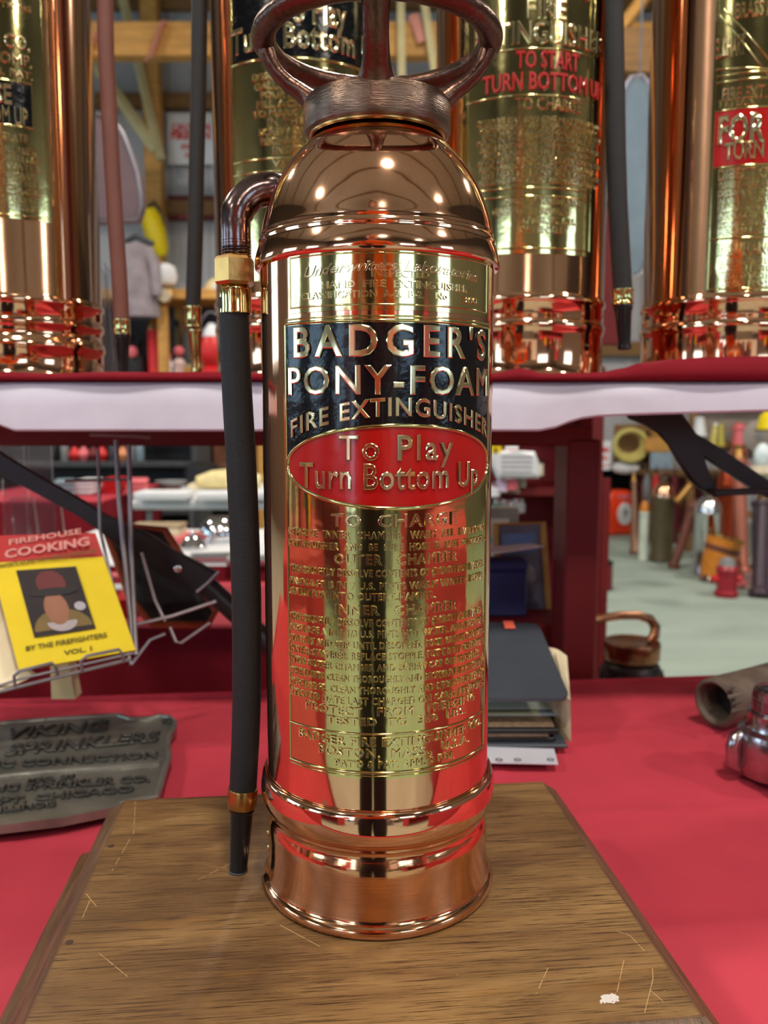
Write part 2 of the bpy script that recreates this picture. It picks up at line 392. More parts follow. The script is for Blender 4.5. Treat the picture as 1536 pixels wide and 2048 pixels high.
# ------------------------------------------------------------------ wooden box the extinguisher stands on
BR = math.atan2(.0309, .3002); BC = Vector((-.016, -.0116, 0)); BW, BD = .3018, .2514
def box_local(px, py):
    p = on(px, py, 0) - BC; c, s = math.cos(BR), math.sin(BR); return (p.x*c + p.y*s, -p.x*s + p.y*c)
SCRATCHES = [(*box_local(a, b), *box_local(c, d)) for a, b, c, d in (
    (1234,1862,1260,1871),(1260,1871,1289,1902),(1248,1920,1234,1984),(1305,1936,1306,1958),(1306,1958,1289,2026),(1301,1981,1329,2005),
    (1096,1936,1072,1988),(271,1602,267,1669),(263,1672,224,1742),(172,1787,193,1813),(198,1906,255,1953),(330,1640,400,1628),(180,1800,165,1835),(395,1760,470,1722),(560,1850,640,1893))]
SPOT = box_local(1214, 1996)
OAK = wood_mat()
OAK_EDGE = mat('dark_oak_edge', (96,66,42), .42, 0, var=.4, vs=26, stretch=(14,1,3), bump=.2, bs=120)
OAK_SIDE = mat('dark_oak_side', (66,46,36), .5, 0, var=.3, vs=20, stretch=(2,8,8))
t = thing('wooden_box', 'worn brown oak box with sloping lid edges standing under the tall copper extinguisher', 'box', (BC.x, BC.y, TAB), BR)
h = -TAB
b = B(); hw, hd = BW/2, BD/2
b.bm.faces.new([b.bm.verts.new(p) for p in ((-hw,-hd,h),(hw,-hd,h),(hw,hd,h),(-hw,hd,h))])
bmesh.ops.subdivide_edges(b.bm, edges=b.bm.edges[:], cuts=2, use_grid_fill=True)
b.build('lid_top', OAK, t, smooth=False)
e = B(); ring = lambda dx, z: [(-hw-dx, -hd-dx, z), (hw+dx, -hd-dx, z), (hw+dx, hd+dx, z), (-hw-dx, hd+dx, z)]
lv = [ring(-.0006, h+.0001), ring(.002, h-.0012), ring(.0125, h-.0105), ring(.0125, h-.019), ring(-.002, h-.020)]
vv = [[e.bm.verts.new(p) for p in r] for r in lv]
for i in range(4):
    for j in range(4): e.bm.faces.new((vv[i][j], vv[i][(j+1) % 4], vv[i+1][(j+1) % 4], vv[i+1][j]))
bmesh.ops.bevel(e.bm, geom=[q for q in e.bm.edges if abs(q.verts[0].co.z - q.verts[1].co.z) > .004], offset=.003, segments=2, affect='EDGES')
e.build('lid_edge', OAK_EDGE, t, ang=25)
B().box((0, 0, (h-.02)/2+.0005), (BW-.004, BD-.004, h-.021), bev=.002).build('box_body', OAK_SIDE, t, smooth=False)
B().box((-hw-.00925, -.0067, (h-.029)/2+.0005), (.0385, BD-.0134, h-.030), bev=.003).build('side_ledge', OAK_EDGE, t, smooth=False)
for q in ((-hw+.004, .06), (-hw+.004, -.04)): B().lathe([(.0001,0),(.0022,.0001),(.0001,.0003)], 10, m=Matrix.Translation((q[0], q[1], h))).build('plugged_nail', OAK_SIDE, t)

# ------------------------------------------------------------------ the extinguisher
R = .0635; TOP = .0005
ex = thing('fire_extinguisher', 'polished copper foam extinguisher with black and red brass label standing on the wooden box', 'fire extinguisher', (0, 0, TOP))
prof = [(.060,0),(.0658,0),(.0668,.0012),(.0672,.003),(.0668,.0052),(.0655,.0062),(.0647,.0072),(.0643,.0100),(.0637,.016),(.0634,.024),(.0633,.031),
        (.0632,.0345),(.0627,.0375),(.0617,.0398),(.0612,.0415),(.0612,.0435),(.0616,.0445),(.0626,.0452),(.0626,.0466),(.0637,.0474),(.0644,.0490)]
B().lathe(prof, 96, caps=False).build('base_skirt', COPPER_BRUSHED, ex, ang=50)
roll = [(.0640,.0485),(.0652,.0497),(.0664,.0520),(.0672,.0552),(.0674,.058),(.0672,.0615),(.0666,.0650),(.0660,.0675),(.0652,.0682),(.0640,.0683),(.0635,.0680)]
B().lathe(roll, 96, caps=False).build('base_bead', COPPER, ex, ang=50)
B().lathe([(R,.066),(R,.350)], 128, caps=False).build('body', COPPER, ex)
dome = [(.0636,.3475),(.0656,.3465),(.0662,.3470),(.0664,.3485),(.0662,.351),(.0654,.3545),(.0642,.3580),(.0638,.3592),(.0641,.3600),(.0640,.3612),(.0631,.3622),(.0628,.3632),(.0630,.3642),(.0627,.3652)]
KN = [(.3640,.0630),(.3652,.0627),(.372,.0612),(.380,.0587),(.389,.0550),(.398,.0498),(.406,.0433),(.4145,.0350),(.4175,.0318)]
def spl(z):                                                    # domed shoulder, a smooth curve through its measured radii
    for i in range(1, len(KN)-2):
        if z <= KN[i+1][0] or i == len(KN)-3:
            (z0, r0), (z1, r1), (z2, r2), (z3, r3) = KN[i-1:i+3]; t = (z-z1)/(z2-z1); m1 = (r2-r0)/(z2-z0)*(z2-z1); m2 = (r3-r1)/(z3-z1)*(z2-z1)
            return (2*t**3-3*t*t+1)*r1 + (t**3-2*t*t+t)*m1 + (-2*t**3+3*t*t)*r2 + (t**3-t*t)*m2
for k in range(1, 41):
    z = .3652 + (.4145-.3652)*k/40; dome.append((spl(z), z))
dome.append((.033, .417))
B().lathe(dome, 96, caps=False).build('shoulder', COPPER, ex, ang=60)
B().lathe([(.0355,.4155),(.0368,.4160),(.0370,.4175),(.0345,.4185),(.0345,.424)], 64, caps=False).build('neck_collar', BRASS_SATIN, ex)
CZ0 = .4168
B().lathe([(.030,CZ0+.002),(.0372,CZ0),(.0388,CZ0+.0010),(.0394,CZ0+.0025),(.0394,CZ0+.0150),(.0384,CZ0+.0175),(.0350,CZ0+.0185),(.02,CZ0+.0190),(.0,CZ0+.0195)], 72).build('screw_cap', CAP_MACHINED, ex)
hd_ = B(); RR, RZ = .0600, .4655                               # hand ring with four arms
hd_.tube([(RR*math.cos(a), RR*math.sin(a), RZ) for a in (2*PI*i/72 for i in range(72))], .0065, 12, closed=True, flat=(.82, 1))
for k in range(4):
    a = -PI/2 + k*PI/2; ca, sa = math.cos(a), math.sin(a); pts, rad = [], []
    P = [(.0325,.4330,.0112),(.0345,.4352,.0098),(.0378,.4378,.0082),(.0415,.4408,.0072),(.0465,.4440,.0067),(.0520,.4490,.0064),(.0565,.4550,.0066),(.0590,.4620,.0075)]
    for r_, z_, w_ in P: pts.append((r_*ca, r_*sa, z_)); rad.append(w_)
    hd_.tube(pts, rad, 10, flat=(.62, 1.0))
hd_.build('hand_ring', CAST, ex, ang=60)

# brass label plates, rolled on to the body
PH = D(10.)
def plate(p0, p1, z0, z1, wd, name, parent, m, nu=60, nv=8, Rr=R, edge=True):
    q = B(); f = bend(Rr, 0)
    q.grid(lambda u, v: f(((p0 + (p1-p0)*u)*Rr, z0 + (z1-z0)*v, wd)), nu, nv)
    if edge:
        for z in (z0, z1): q.grid(lambda u, v, z=z: f(((p0 + (p1-p0)*u)*Rr, z, wd*v)), nu, 1)
        for p in (p0, p1): q.grid(lambda u, v, p=p: f((p*Rr, z0 + (z1-z0)*u, wd*v)), nv, 1)
    return q.build(name, m, parent, ang=50, fix=True)
def rib(pts, rr, parent, Rr=R, wd=.0005, name='raised_line', m=None, closed=False):
    q = B(); f = bend(Rr, 0)
    return q.tube([f((p*Rr, z, wd)) for p, z in pts], rr, 6, closed=closed).build(name, m or BRASS, parent, ang=70)
def hline(p0, p1, z, n=40): return [(p0 + (p1-p0)*i/n, z) for i in range(n+1)]
def line(s, p0, p1, z, h, parent, H=.0006, Rr=R, base=.0004, arch=None, m=None, cut=None, **k):
    p0, p1 = D(p0), D(p1)
    vs, fs = letters(s, h, (p1-p0)*Rr, H, cut=cut, **k)
    q = B(); q.raw(vs, fs, lambda p: bend(Rr, (p0+p1)/2, z, arch)((p[0], p[1], p[2] + base)))
    return q.build('raised_lettering', m or BRASS_LETTER, parent, ang=40, fix=False)
lp = plate(D(-46.3), D(66.), .0856, .3165, .0004, 'label_plate', ex, BRASS, 72, 60)
up = plate(D(-42.2), D(62.5), .3185, .3466, .0006, 'inspection_plate', ex, BRASS, 72, 10)
rib([(D(-41.6),.3212),(D(-41.6),.3455)] , .0006, up); rib(hline(D(-41.6), D(61.5), .3212), .0005, up); rib(hline(D(-41.6), D(61.5), .3452), .0005, up); rib([(D(61.5),.3212),(D(61.5),.3455)], .0006, up)
EZ, EP, EU, EV = .2436, D(10.4), 54.9, .0202
zt, zl = .3128, .2440
q = B(); f = bend(R, 0)                                        # black enamel field down to the red oval
def up_arc(a): return EZ + EV*math.sqrt(max(0, 1 - ((a-EP)/D(EU))**2))
def fld(u, v):
    a = D(-45.) + D(110.)*u; lo = up_arc(a); return f((a*R, lo + (zt - lo)*v, .0006))
q.grid(fld, 90, 24); q.build('black_field', ENAMEL_BLACK, lp, ang=60)
q = B()
def ov(u, v):
    a = EP + D(EU)*(-1 + 2*u)*.999; dv = EV*math.sqrt(max(0, 1 - ((a-EP)/D(EU))**2)); return f((a*R, EZ - dv + 2*dv*v, .0007))
q.grid(ov, 80, 10); q.build('red_oval', ENAMEL_RED, lp, ang=60)
rib([(EP + D(EU)*math.cos(a), EZ + EV*math.sin(a)) for a in (2*PI*i/96 for i in range(96))], .0011, lp, closed=True, wd=.0006)
rib(hline(D(-45.4), D(65.4), .3138), .0008, lp); rib(hline(D(-45.4), D(65.), .3158), .0004, lp)
rib([(D(-45.4), .0895), (D(-45.4), .3138)], .0006, lp); rib([(D(65.4), .0895), (D(65.4), .3138)], .0006, lp)
rib(hline(D(-45.4), D(65.4), .0890), .0008, lp); rib(hline(D(-45.4), D(65.4), .1092), .0006, lp); rib(hline(D(-45.4), D(65.4), .0872), .0003, lp)
arcf = lambda hgt, c, hw_: (lambda a: hgt*(1 - ((a - D(c))/D(hw_))**2))
line("Underwriters' Laboratories", -33, 52.5, .3350, .0046, up, H=.0004, arch=arcf(.0022, 10, 43), shear=.35, base=.0006, bold=.004)
for s, a, b_, z, hh in (("INSPECTED", -2, 23.5, .3340, .0032), ("HAND  FIRE  EXTINGUISHER", -24.3, 44.7, .3291, .0033), ("CLASSIFICATION  A-2.  B-2.    No", -34.4, 32.5, .3246, .0031), ("360", 41.5, 51.7, .3240, .0034)):
    line(s, a, b_, z, hh, up, H=.0007, base=.0006, bold=.0, res=2)
line("BADGER'S", -39.3, 59.6, .2972, .0142, lp, H=.0013, cut=.0022, bold=.004, bev=.026, gap=1.32)
line("PONY-FOAM", -43.2, 63.0, .2790, .0133, lp, H=.0011, cut=.0022, bold=-.004, bev=.026, gap=1.16)
line("FIRE EXTINGUISHER", -41.7, 63.4, .2574, .0084, lp, H=.0011, cut=.0022, bold=-.002, bev=.03, gap=1.14, arch=arcf(.0112, 10.4, 52.5))
line("To Play", -16.5, 36.0, .2472, .0118, lp, H=.0013, cut=.0022, base=.0005, bold=-.006, bev=.026, gap=1.2)
line("Turn Bottom Up", -36.4, 53.5, .2330, .0122, lp, H=.0013, cut=.0022, base=.0005, bold=-.006, bev=.026, gap=1.06)
for s, a, b_, z, hh in (
    ("TO  CHARGE", -20.3, 39.6, .2143, .0061), ("REMOVE  INNER  CHAMBER.  WASH  ALL  PARTS  OF", -44, 61.8, .2083, .0036),
    ("EXTINGUISHER  AND  BE  SURE  HOSE  IS  NOT  CLOGGED", -44, 62, .2025, .0034), ("OUTER   CHAMBER", -19.2, 39.8, .1955, .0050),
    ("THOROUGHLY DISSOLVE CONTENTS OF (BADGER'S 1 1/4 GAL.", -43.8, 61.4, .1894, .0035), ("PACKAGE B IN 7 U.S. PINTS WARM WATER. POUR", -43.8, 60.8, .1831, .0034),
    ("SOLUTION INTO OUTER CHAMBER.", -43.8, 27.5, .1776, .0036), ("INNER   CHAMBER", -18.9, 39.8, .1703, .0047),
    ("THOROUGHLY DISSOLVE CONTENTS OF (BADGER'S 1 1/4 GAL.", -44, 61.8, .1644, .0036), ("PACKAGE A IN 1 1/3 U.S. PINTS HOT WATER. ADD POWDER", -44, 62, .1589, .0034),
    ("SLOWLY AND STIR UNTIL DISSOLVED. POUR SOLUTION INTO", -44.2, 62.2, .1530, .0034), ("INNER CHAMBER. REPLACE STOPPLE. PUT INNER CHAMBER", -44.3, 62.4, .1474, .0034),
    ("INTO OUTER CHAMBER AND SCREW CAP ON TIGHTLY.", -44.4, 58, .1418, .0033), ("WHEN USED CLEAN THOROUGHLY AND RECHARGE IMMEDIATELY", -44.5, 62.7, .1359, .0033),
    ("DISCHARGE. CLEAN THOROUGHLY AND RECHARGE YEARLY", -44.5, 62.9, .1300, .0034), ("RECORD DATE LAST CHARGED ON CARD ATTACHED", -44, 63, .1243, .0036),
    ("PROTECT   FROM   FREEZING", -34.8, 53.2, .1188, .0041), ("TESTED  TO  350  LBS.", -23.5, 46.1, .1137, .0038),
    ("BADGER FIRE EXTINGUISHER CO.", -39.1, 60.5, .1030, .0043), ("BOSTON,  MASS.,  U.S.A.", -27.9, 49.2, .0970, .0044), ("PAT'D & PAT. APPL'D FOR", -19.3, 39, .0916, .0035)):
    line(s, a, b_, z, hh, lp, H=.0011, bold=-.006, bev=.034, res=2, gap=1.12)

# gooseneck, hose and nozzle hanging at the left
GX = -.0775
gp = [(-.049,.012,.3895),(-.056,.010,.3925)]
for i in range(13):
    a = PI/2*(i/12); gp.append((-.058 - (.0195)*math.sin(a), .009 - .006*i/12, .3925 - .0195*(1-math.cos(a)) + .0003))
gp += [(GX, .003, .368), (GX, .003, .360)]
g = B(); g.tube(gp, [.0092]*3 + [.0090]*10 + [.0082]*4, 20); pipe = g.build('gooseneck_pipe', PIPE, ex, ang=60)
g = B(); g.tube([(-.051,.0118,.3905),(-.0545,.0105,.3922)], [.0128,.0116], 20); g.build('pipe_flange', PIPE, pipe)
for k in range(6):
    z = .3635 - k*.00155
    B().lathe([(.0076,-.0006),(.0084,-.0001),(.0084,.0001),(.0076,.0006)], 24, m=Matrix.Translation((GX, .003, z)), caps=False).build('thread', BRASS_SATIN if k > 4 else PIPE, pipe)
HN = Matrix.Translation((GX-.001, .003, 0))
B().lathe([(.0080,.3395),(.0098,.3398),(.0110,.3415),(.0110,.3535),(.0098,.3552),(.0080,.3554)], 6, m=HN, a0=D(-97)).build('hex_nut', BRASS_SATIN, ex, smooth=False)
B().lathe([(.0082,.3248),(.0089,.3246),(.0090,.3256),(.0088,.3275),(.0089,.3370),(.0091,.3378),(.0088,.3385),(.0070,.3398)], 32, m=HN, caps=False).build('hose_ferrule', BRASS, ex)
hp = []
for px, py in ((467,598),(470,700),(475,800),(481,900),(486,1000),(490,1100),(493,1200),(494,1300),(493.5,1400),(491,1480),(486,1580),(484.5,1606)):
    p = at(px, py, .003); hp.append((p.x, .003, p.z))
B().tube(hp, [.0082,.0083,.0084,.0085,.0085,.0085,.0085,.0084,.0083,.0082,.0080,.0078], 24).build('rubber_hose', RUBBER, ex, ang=60)
e0 = Vector(hp[-2]); e1 = at(476.5, 1748, .003); dr = (e1 - e0).normalized(); MQ = Matrix.Translation(e0) @ (-dr).to_track_quat('Z', 'Y').to_matrix().to_4x4()
B().lathe([(.0072,.0012),(.0085,.0010),(.0087,.0004),(.0086,-.0098),(.0083,-.0105),(.0070,-.0106)], 32, m=MQ, caps=False).build('hose_ferrule', BRASS_SATIN, ex)
LN = (e1 - e0).length
nz = B().lathe([(.0060,-.0100),(.0076,-.0112),(.0076,-.0128),(.0070,-.0136),(.0068,-.0145),(.0052,-LN+.004),(.0054,-LN+.003),(.0054,-LN+.0005),(.0050,-LN),(.0028,-LN),(.0028,-LN+.01)], 28, m=MQ, caps=False).build('nozzle', EBONITE, ex)
B().lathe([(.0053,-LN+.0026),(.0057,-LN+.0022),(.0057,-LN+.001),(.0053,-LN+.0004)], 28, m=MQ, caps=False).build('nozzle_tip', GREY_DARK, nz)
for z in (.0275, .0185):
    p = Vector((-.0634, -.004, z)); B().ball(p, .0026, (.6, 1, 1), 10).build('rivet', BRASS, ex)

# ------------------------------------------------------------------ raised shelf table behind, its red cloth and timber support
SY, SZ = .33, .3025; SD = .68
t = thing('shelf_table', 'white plastic folding table raised as a shelf behind the tall extinguisher', 'table', (0, SY, 0))
xl, xr = -.85, .95
low = [(xl,.272),(-.385,.272),(-.372,.2695),(-.358,.2605),(-.345,.2555),(.150,.2555),(.1655,.2585),(.178,.2635),(.190,.2670),(.205,.2690),(.24,.2705),(.36,.2740),(xr,.276)]
q = B(); ys = [(0,.0), (-.0012,.003), (-.0012,.004)]
sect = [(.012,'lo'),(.002,'lo'),(0,'lo2'),(-.0004,.5),(.0006,.86),(.004,.97),(.010,1.),(.03,1.)]
vv = []
for x, zl in low:
    r_ = []
    for y, k in sect:
        z = zl if k == 'lo' else (zl + .002 if k == 'lo2' else zl + (SZ - zl)*k)
        r_.append(q.bm.verts.new((x, y, z)))
    vv.append(r_)
for i in range(len(vv)-1):
    for j in range(len(sect)-1): q.bm.faces.new((vv[i][j], vv[i+1][j], vv[i+1][j+1], vv[i][j+1]))
q.build('front_lip', PLASTIC_WHITE, t, ang=40)
B().box(((xl+xr)/2, SD/2+.01, SZ-.009), (xr-xl, SD-.02, .0178), bev=.004).build('tabletop', PLASTIC_WHITE, t)
q = B(); q.box(((xl+xr)/2, SD-.01, .29), (xr-xl, .012, .024)); q.build('rear_lip', PLASTIC_WHITE, t, smooth=False)
def flat_part(name, pts, Y, th, m, par, bev=.002):
    pl = [(at(x, y, Y).x, at(x, y, Y).z) for x, y in pts]
    return B().prism(pl, Y - SY, Y - SY + th, bev=bev).build(name, m, par, ang=30)
lb = flat_part('folding_leg', [(-60,868),(60,945),(175,1010),(205,1030),(255,1053),(300,1072),(345,1102),(434,1147),(397,1190),(317,1147),(280,1122),(237,1096),(195,1055),(157,1033),(-60,918)], .45, .012, STEEL_BLACK, t)
p, r_ = at(408, 1166, .47), at(600, 1345, .47)
B().tube([(p.x, .47-SY, p.z), (r_.x, .47-SY, r_.z)], .0145, 14, flat=(.8, 1)).build('leg_tube', STEEL_BLACK, t)
p = at(355, 1138, .448); B().ball((p.x, .449-SY, p.z), .0045, (1, .5, 1), 10).build('rivet', SILVER, lb)
flat_part('leg_bracket', [(1255,826),(1362,822),(1391,862),(1403,890),(1412,925),(1436,985),(1430,993),(1419,988),(1400,976),(1382,958),(1361,924),(1342,890),(1324,864),(1292,849),(1262,838)], .50, .014, STEEL_BLACK, t)
flat_part('folding_leg', [(1345,826),(1391,866),(1440,895),(1580,988),(1580,1022),(1500,974),(1455,945),(1405,912),(1370,860)], .53, .012, STEEL_BLACK, t)
flat_part('leg_crossbar', [(1421,979),(1470,979),(1600,973),(1600,985),(1470,991),(1430,994)], .49, .012, STEEL_BLACK, t)
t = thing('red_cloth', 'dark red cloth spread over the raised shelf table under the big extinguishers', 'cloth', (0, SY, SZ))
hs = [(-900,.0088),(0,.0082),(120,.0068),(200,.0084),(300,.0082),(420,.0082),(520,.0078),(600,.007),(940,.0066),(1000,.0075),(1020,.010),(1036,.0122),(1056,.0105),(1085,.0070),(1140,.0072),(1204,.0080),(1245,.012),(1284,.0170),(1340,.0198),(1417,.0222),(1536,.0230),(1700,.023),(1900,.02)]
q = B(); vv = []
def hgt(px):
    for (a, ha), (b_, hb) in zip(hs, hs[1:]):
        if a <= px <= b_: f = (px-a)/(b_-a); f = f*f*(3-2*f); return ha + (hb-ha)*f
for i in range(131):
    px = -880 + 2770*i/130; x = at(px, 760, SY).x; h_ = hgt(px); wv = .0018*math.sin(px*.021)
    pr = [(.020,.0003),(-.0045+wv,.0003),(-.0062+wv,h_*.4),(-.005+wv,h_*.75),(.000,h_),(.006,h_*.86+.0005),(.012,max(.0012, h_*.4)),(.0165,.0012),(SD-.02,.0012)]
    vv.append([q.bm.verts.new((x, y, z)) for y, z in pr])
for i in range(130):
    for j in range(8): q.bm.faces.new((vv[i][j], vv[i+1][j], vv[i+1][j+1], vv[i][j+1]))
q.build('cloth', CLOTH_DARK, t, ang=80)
t = thing('support_frame', 'dark red painted timber frame holding up the white shelf table', 'frame', (0, .61, FLOOR))
B().box((-.28, .03, .255-FLOOR-.0095), (1.10, .05, .026), bev=.002).build('rail', PAINT_RED, t, smooth=False)  # dark rail shaped to carry the shade strip under the table lip
for px in (1167.5, -420):
    p = at(px, 1000, .61); B().box((p.x, .045, (.241-FLOOR)/2), (.0425, .085, .241-FLOOR), bev=.003).build('post', PAINT_RED, t, smooth=False)
for x in (-.80, .88): B().box((x, .36, (.28-FLOOR)/2), (.05, .05, .28-FLOOR), bev=.003).build('post', PAINT_RED, t, smooth=False)

# ------------------------------------------------------------------ four big extinguishers on the shelf
BRg, BY = .0877, .44
def cyl(px, py, cx, Rr):                             # angle and height where a photograph pixel meets that body
    x = (px - 768)/F; y = -(py - 1024)/F; c, s = math.cos(PITCH), math.sin(PITCH)
    d = Vector((x, c + y*s, -s + y*c)); ox, oy = CAM.x - cx, CAM.y - BY
    A = d.x**2 + d.y**2; Bq = 2*(ox*d.x + oy*d.y); q = Bq*Bq - 4*A*(ox*ox + oy*oy - Rr*Rr)
    if q < 0: return (D(88) if px > 768 + (cx - CAM.x)*F/.9 else D(-88)), 0
    k = (-Bq - math.sqrt(q))/2/A; p = CAM + d*k
    return math.atan2(p.x - cx, -(p.y - BY)), p.z - SZ - .0014
def big_ext(cpx, label, style):
    cx = at(cpx, 600, BY).x
    t = thing('large_fire_extinguisher', label, 'fire extinguisher', (cx, BY, SZ + .0014), group='copper extinguishers on the shelf table')
    r = BRg
    base = [(r-.004,0),(r+.002,0),(r+.0032,.002),(r+.0032,.005),(r+.0018,.0066),(r+.0005,.009),(r,.02),(r,.046),(r+.0008,.049),(r+.0016,.052),(r+.0018,.055),(r+.001,.058),(r-.001,.060)]
    if style == 'bands': base = base[:7] + [(r,.030),(r+.0018,.033),(r+.0022,.037),(r+.001,.041),(r-.001,.043),(r-.001,.052),(r+.0012,.055),(r+.0018,.058),(r+.0005,.062)]
    B().lathe(base, 72, caps=False).build('base_skirt', COPPER, t, ang=50)
    B().lathe([(r-.0005,.058),(r,.062),(r,.074),(r+.0016,.076),(r+.0022,.079),(r+.0010,.082),(r,.084),(r,.50)], 96, caps=False).build('body', COPPER, t, ang=50)
    dm = [(r,.498),(r+.003,.500),(r+.003,.506),(r+.0005,.510)] + [(r*math.cos(a)*.98+.0, .510 + .062*math.sin(a)) for a in (PI/2*i/12 for i in range(11))]
    B().lathe(dm, 64, caps=False).build('shoulder', COPPER, t, ang=50)
    B().lathe([(.030,.566),(.044,.567),(.045,.57),(.045,.588),(.042,.592),(.0,.594)], 48).build('screw_cap', CAP_MACHINED, t)
    q = B(); q.tube([(.062*math.cos(a), .062*math.sin(a), .618) for a in (2*PI*i/32 for i in range(32))], .006, 8, closed=True)
    for k in range(4):
        a = k*PI/2 + .5; q.tube([(.036*math.cos(a), .036*math.sin(a), .588), (.045*math.cos(a), .045*math.sin(a), .600), (.061*math.cos(a), .061*math.sin(a), .617)], .005, 8)
    q.build('hand_ring', CAST, t)
    return t, cx
def L_(s, cx, x0, x1, py, h_px, par, m=None, H=.0020, **k):
    """one line of raised lettering running between two photograph columns"""
    a0, z = cyl((x0+x1)/2, py, cx, BRg); a, _ = cyl(x0, py, cx, BRg); b_, _ = cyl(x1, py, cx, BRg)
    vs, fs = letters(s, h_px*.000492, (b_-a)*BRg, H, res=2, **{'bold': -.014, 'bev': .045, **k})
    q = B(); q.raw(vs, fs, lambda p: bend(BRg, (a+b_)/2, z)((p[0], p[1], p[2] + .0005)))
    return q.build('raised_lettering', m or BRASS_LETTER, par, ang=40, fix=False)
def zrow(py, cx, px): return cyl(px, py, cx, BRg)[1]
def field(p0, p1, z0, z1, m, par, name):
    return plate(p0, p1, z0, z1, .0009, name, par, m, 40, 6, BRg)
def hose(t, cx, px0, pts, rr, m, fer, noz, noz_m, gy=-.02):
    """hose from the gooseneck at the shoulder down to its nozzle; pts are photograph pixels of the centre line"""
    W = [at(x, y, BY + gy) - Vector((cx, BY, SZ + .0014)) for x, y in pts]
    top = W[0]; s = -1 if top.x < 0 else 1
    up = [Vector((s*.070, gy*.4, .535)), Vector((s*.085, gy*.6, .548)), Vector((top.x - s*.004, gy, .542)), Vector((top.x, gy, .52))]
    B().tube(up, [.0105]*4, 14).build('gooseneck_pipe', PIPE, t, ang=60)
    B().lathe([(.009,0),(.0125,.001),(.0125,.017),(.009,.018)], 6, m=Matrix.Translation((top.x, gy, .503))).build('hex_nut', BRASS_SATIN, t, smooth=False)
    k = Vector((top.x, gy, .505)); B().tube([k] + W, rr, 18).build('rubber_hose', m, t, ang=60)
    def seg(a, b_, prof, mm, nm):
        a_, c_ = at(*a, BY+gy) - Vector((cx, BY, SZ+.0014)), at(*b_, BY+gy) - Vector((cx, BY, SZ+.0014))
        ln = (c_ - a_).length; M = Matrix.Translation(a_) @ (c_ - a_).to_track_quat('Z', 'Y').to_matrix().to_4x4()
        B().lathe([(r_, z*ln) for r_, z in prof], 24, m=M).build(nm, mm, t)
    seg(*fer, [(rr*.9,0),(rr*1.12,.02),(rr*1.14,.1),(rr*1.06,.2),(rr*1.06,.8),(rr*1.14,.9),(rr*1.1,.98),(rr*.9,1)], BRASS, 'hose_ferrule')
    seg(*noz, [(rr*.8,0),(rr*.98,.02),(rr*.98,.1),(rr*.86,.16),(rr*.62,.88),(rr*.7,.9),(rr*.7,.98),(rr*.5,1)], noz_m, 'nozzle')

t, cx = big_ext(29, 'copper extinguisher cut off at the left edge of the picture with a brown hose', 'bands')
c0, c1 = D(-33-62), cyl(98, 300, cx, BRg)[0]; z0 = zrow(438, cx, 40)
lp1 = plate(c0, c1, z0, .49, .0005, 'label_plate', t, BRASS, 60, 20, BRg)
rib([(c1-.03, z0+.003), (c1-.03, .488)], .0014, lp1, BRg); rib(hline(c0, c1-.03, z0+.003), .0010, lp1, BRg)
f1 = cyl(62, 200, cx, BRg)[0]; field(D(-70), f1, zrow(249, cx, 30), zrow(166, cx, 30), ENAMEL_BLACK, lp1, 'black_field')
rib([(f1+.01, zrow(252, cx, 30)), (f1+.01, zrow(163, cx, 30))], .0010, lp1, BRg); rib(hline(D(-70), f1+.01, zrow(252, cx, 30)), .0010, lp1, BRg); rib(hline(D(-70), f1+.01, zrow(163, cx, 30)), .0010, lp1, BRg)
L_('TO USE', cx, -90, 24, 203, 34, lp1); L_('TURN BOTTOM UP', cx, -130, 56, 244, 32, lp1)
for s, a, b_, y, hh in (('DIRECTIONS', -60, 62, 12, 10), ('& CO.', -20, 60, 95, 24), ('COMP.', -20, 64, 128, 20), ('U.S. PAT.', -30, 66, 152, 13), ('TO OPERATE', -50, 55, 280, 14)):
    L_(s, cx, a, b_, y, hh, lp1)
for i, s in enumerate(('WASH OUT ALL PARTS', 'RECHARGE AFTER USE', 'SODA IN WATER', 'FILL TO THE MARK', 'ACID IN BOTTLE', 'SET IN CAGE', 'SCREW CAP TIGHT', 'KEEP FROM FREEZING')):
    L_(s, cx, -70, 72 + (i % 3)*4, 303 + i*16.5, 11, lp1)
rib([(c1+.12, .07), (c1+.12, .488)], .0012, t, BRg, name='side_seam', m=COPPER)
q = [(210,0),(212,100),(217,200),(224,330),(232,460),(239,560),(243,640)]
hose(t, cx, 210, q, .0079, RUBBER_BROWN, ((243,638),(244,670)), ((245,668),(247,756)), EBONITE, gy=-.03)

t, cx = big_ext(602, 'copper extinguisher left of the big brown ring handle with black panel reading To Play', 'plain')
c0, c1 = cyl(463, 200, cx, BRg)[0], D(66); z0 = zrow(560, cx, 540)
lp2 = plate(c0, c1, z0, .47, .0005, 'label_plate', t, BRASS, 60, 30, BRg)
rib([(c0+.03, z0), (c0+.03, .468)], .0008, lp2, BRg)
zb = zrow(112, cx, 600)
field(c0+.05, c1-.06, zb, .46, ENAMEL_BLACK, lp2, 'black_field'); rib(hline(c0+.03, c1-.04, zb-.002), .0010, lp2, BRg)
L_('To Play', cx, 556, 692, 48, 48, lp2); L_('Turn Bottom Up', cx, 466, 752, 97, 44, lp2, gap=1.05)
L_('EXTINGUISHER', cx, 480, 735, -26, 26, lp2)
for i, s in enumerate(('TO CHARGE', 'DISSOLVE SODA IN TWO', 'GALLONS OF WATER', 'POUR IN THE TANK', 'FILL ACID BOTTLE', 'TO MARK AND PLACE', 'IN THE CAGE', 'SCREW ON THE CAP', 'RECHARGE YEARLY', 'INSPECTED')):
    w_ = (60, 100, 96, 84, 92, 100, 70, 88, 84, 60)[i]; L_(s, cx, 606-w_, 606+w_, 146 + i*18.5 - (6 if i else 0), 12, lp2)
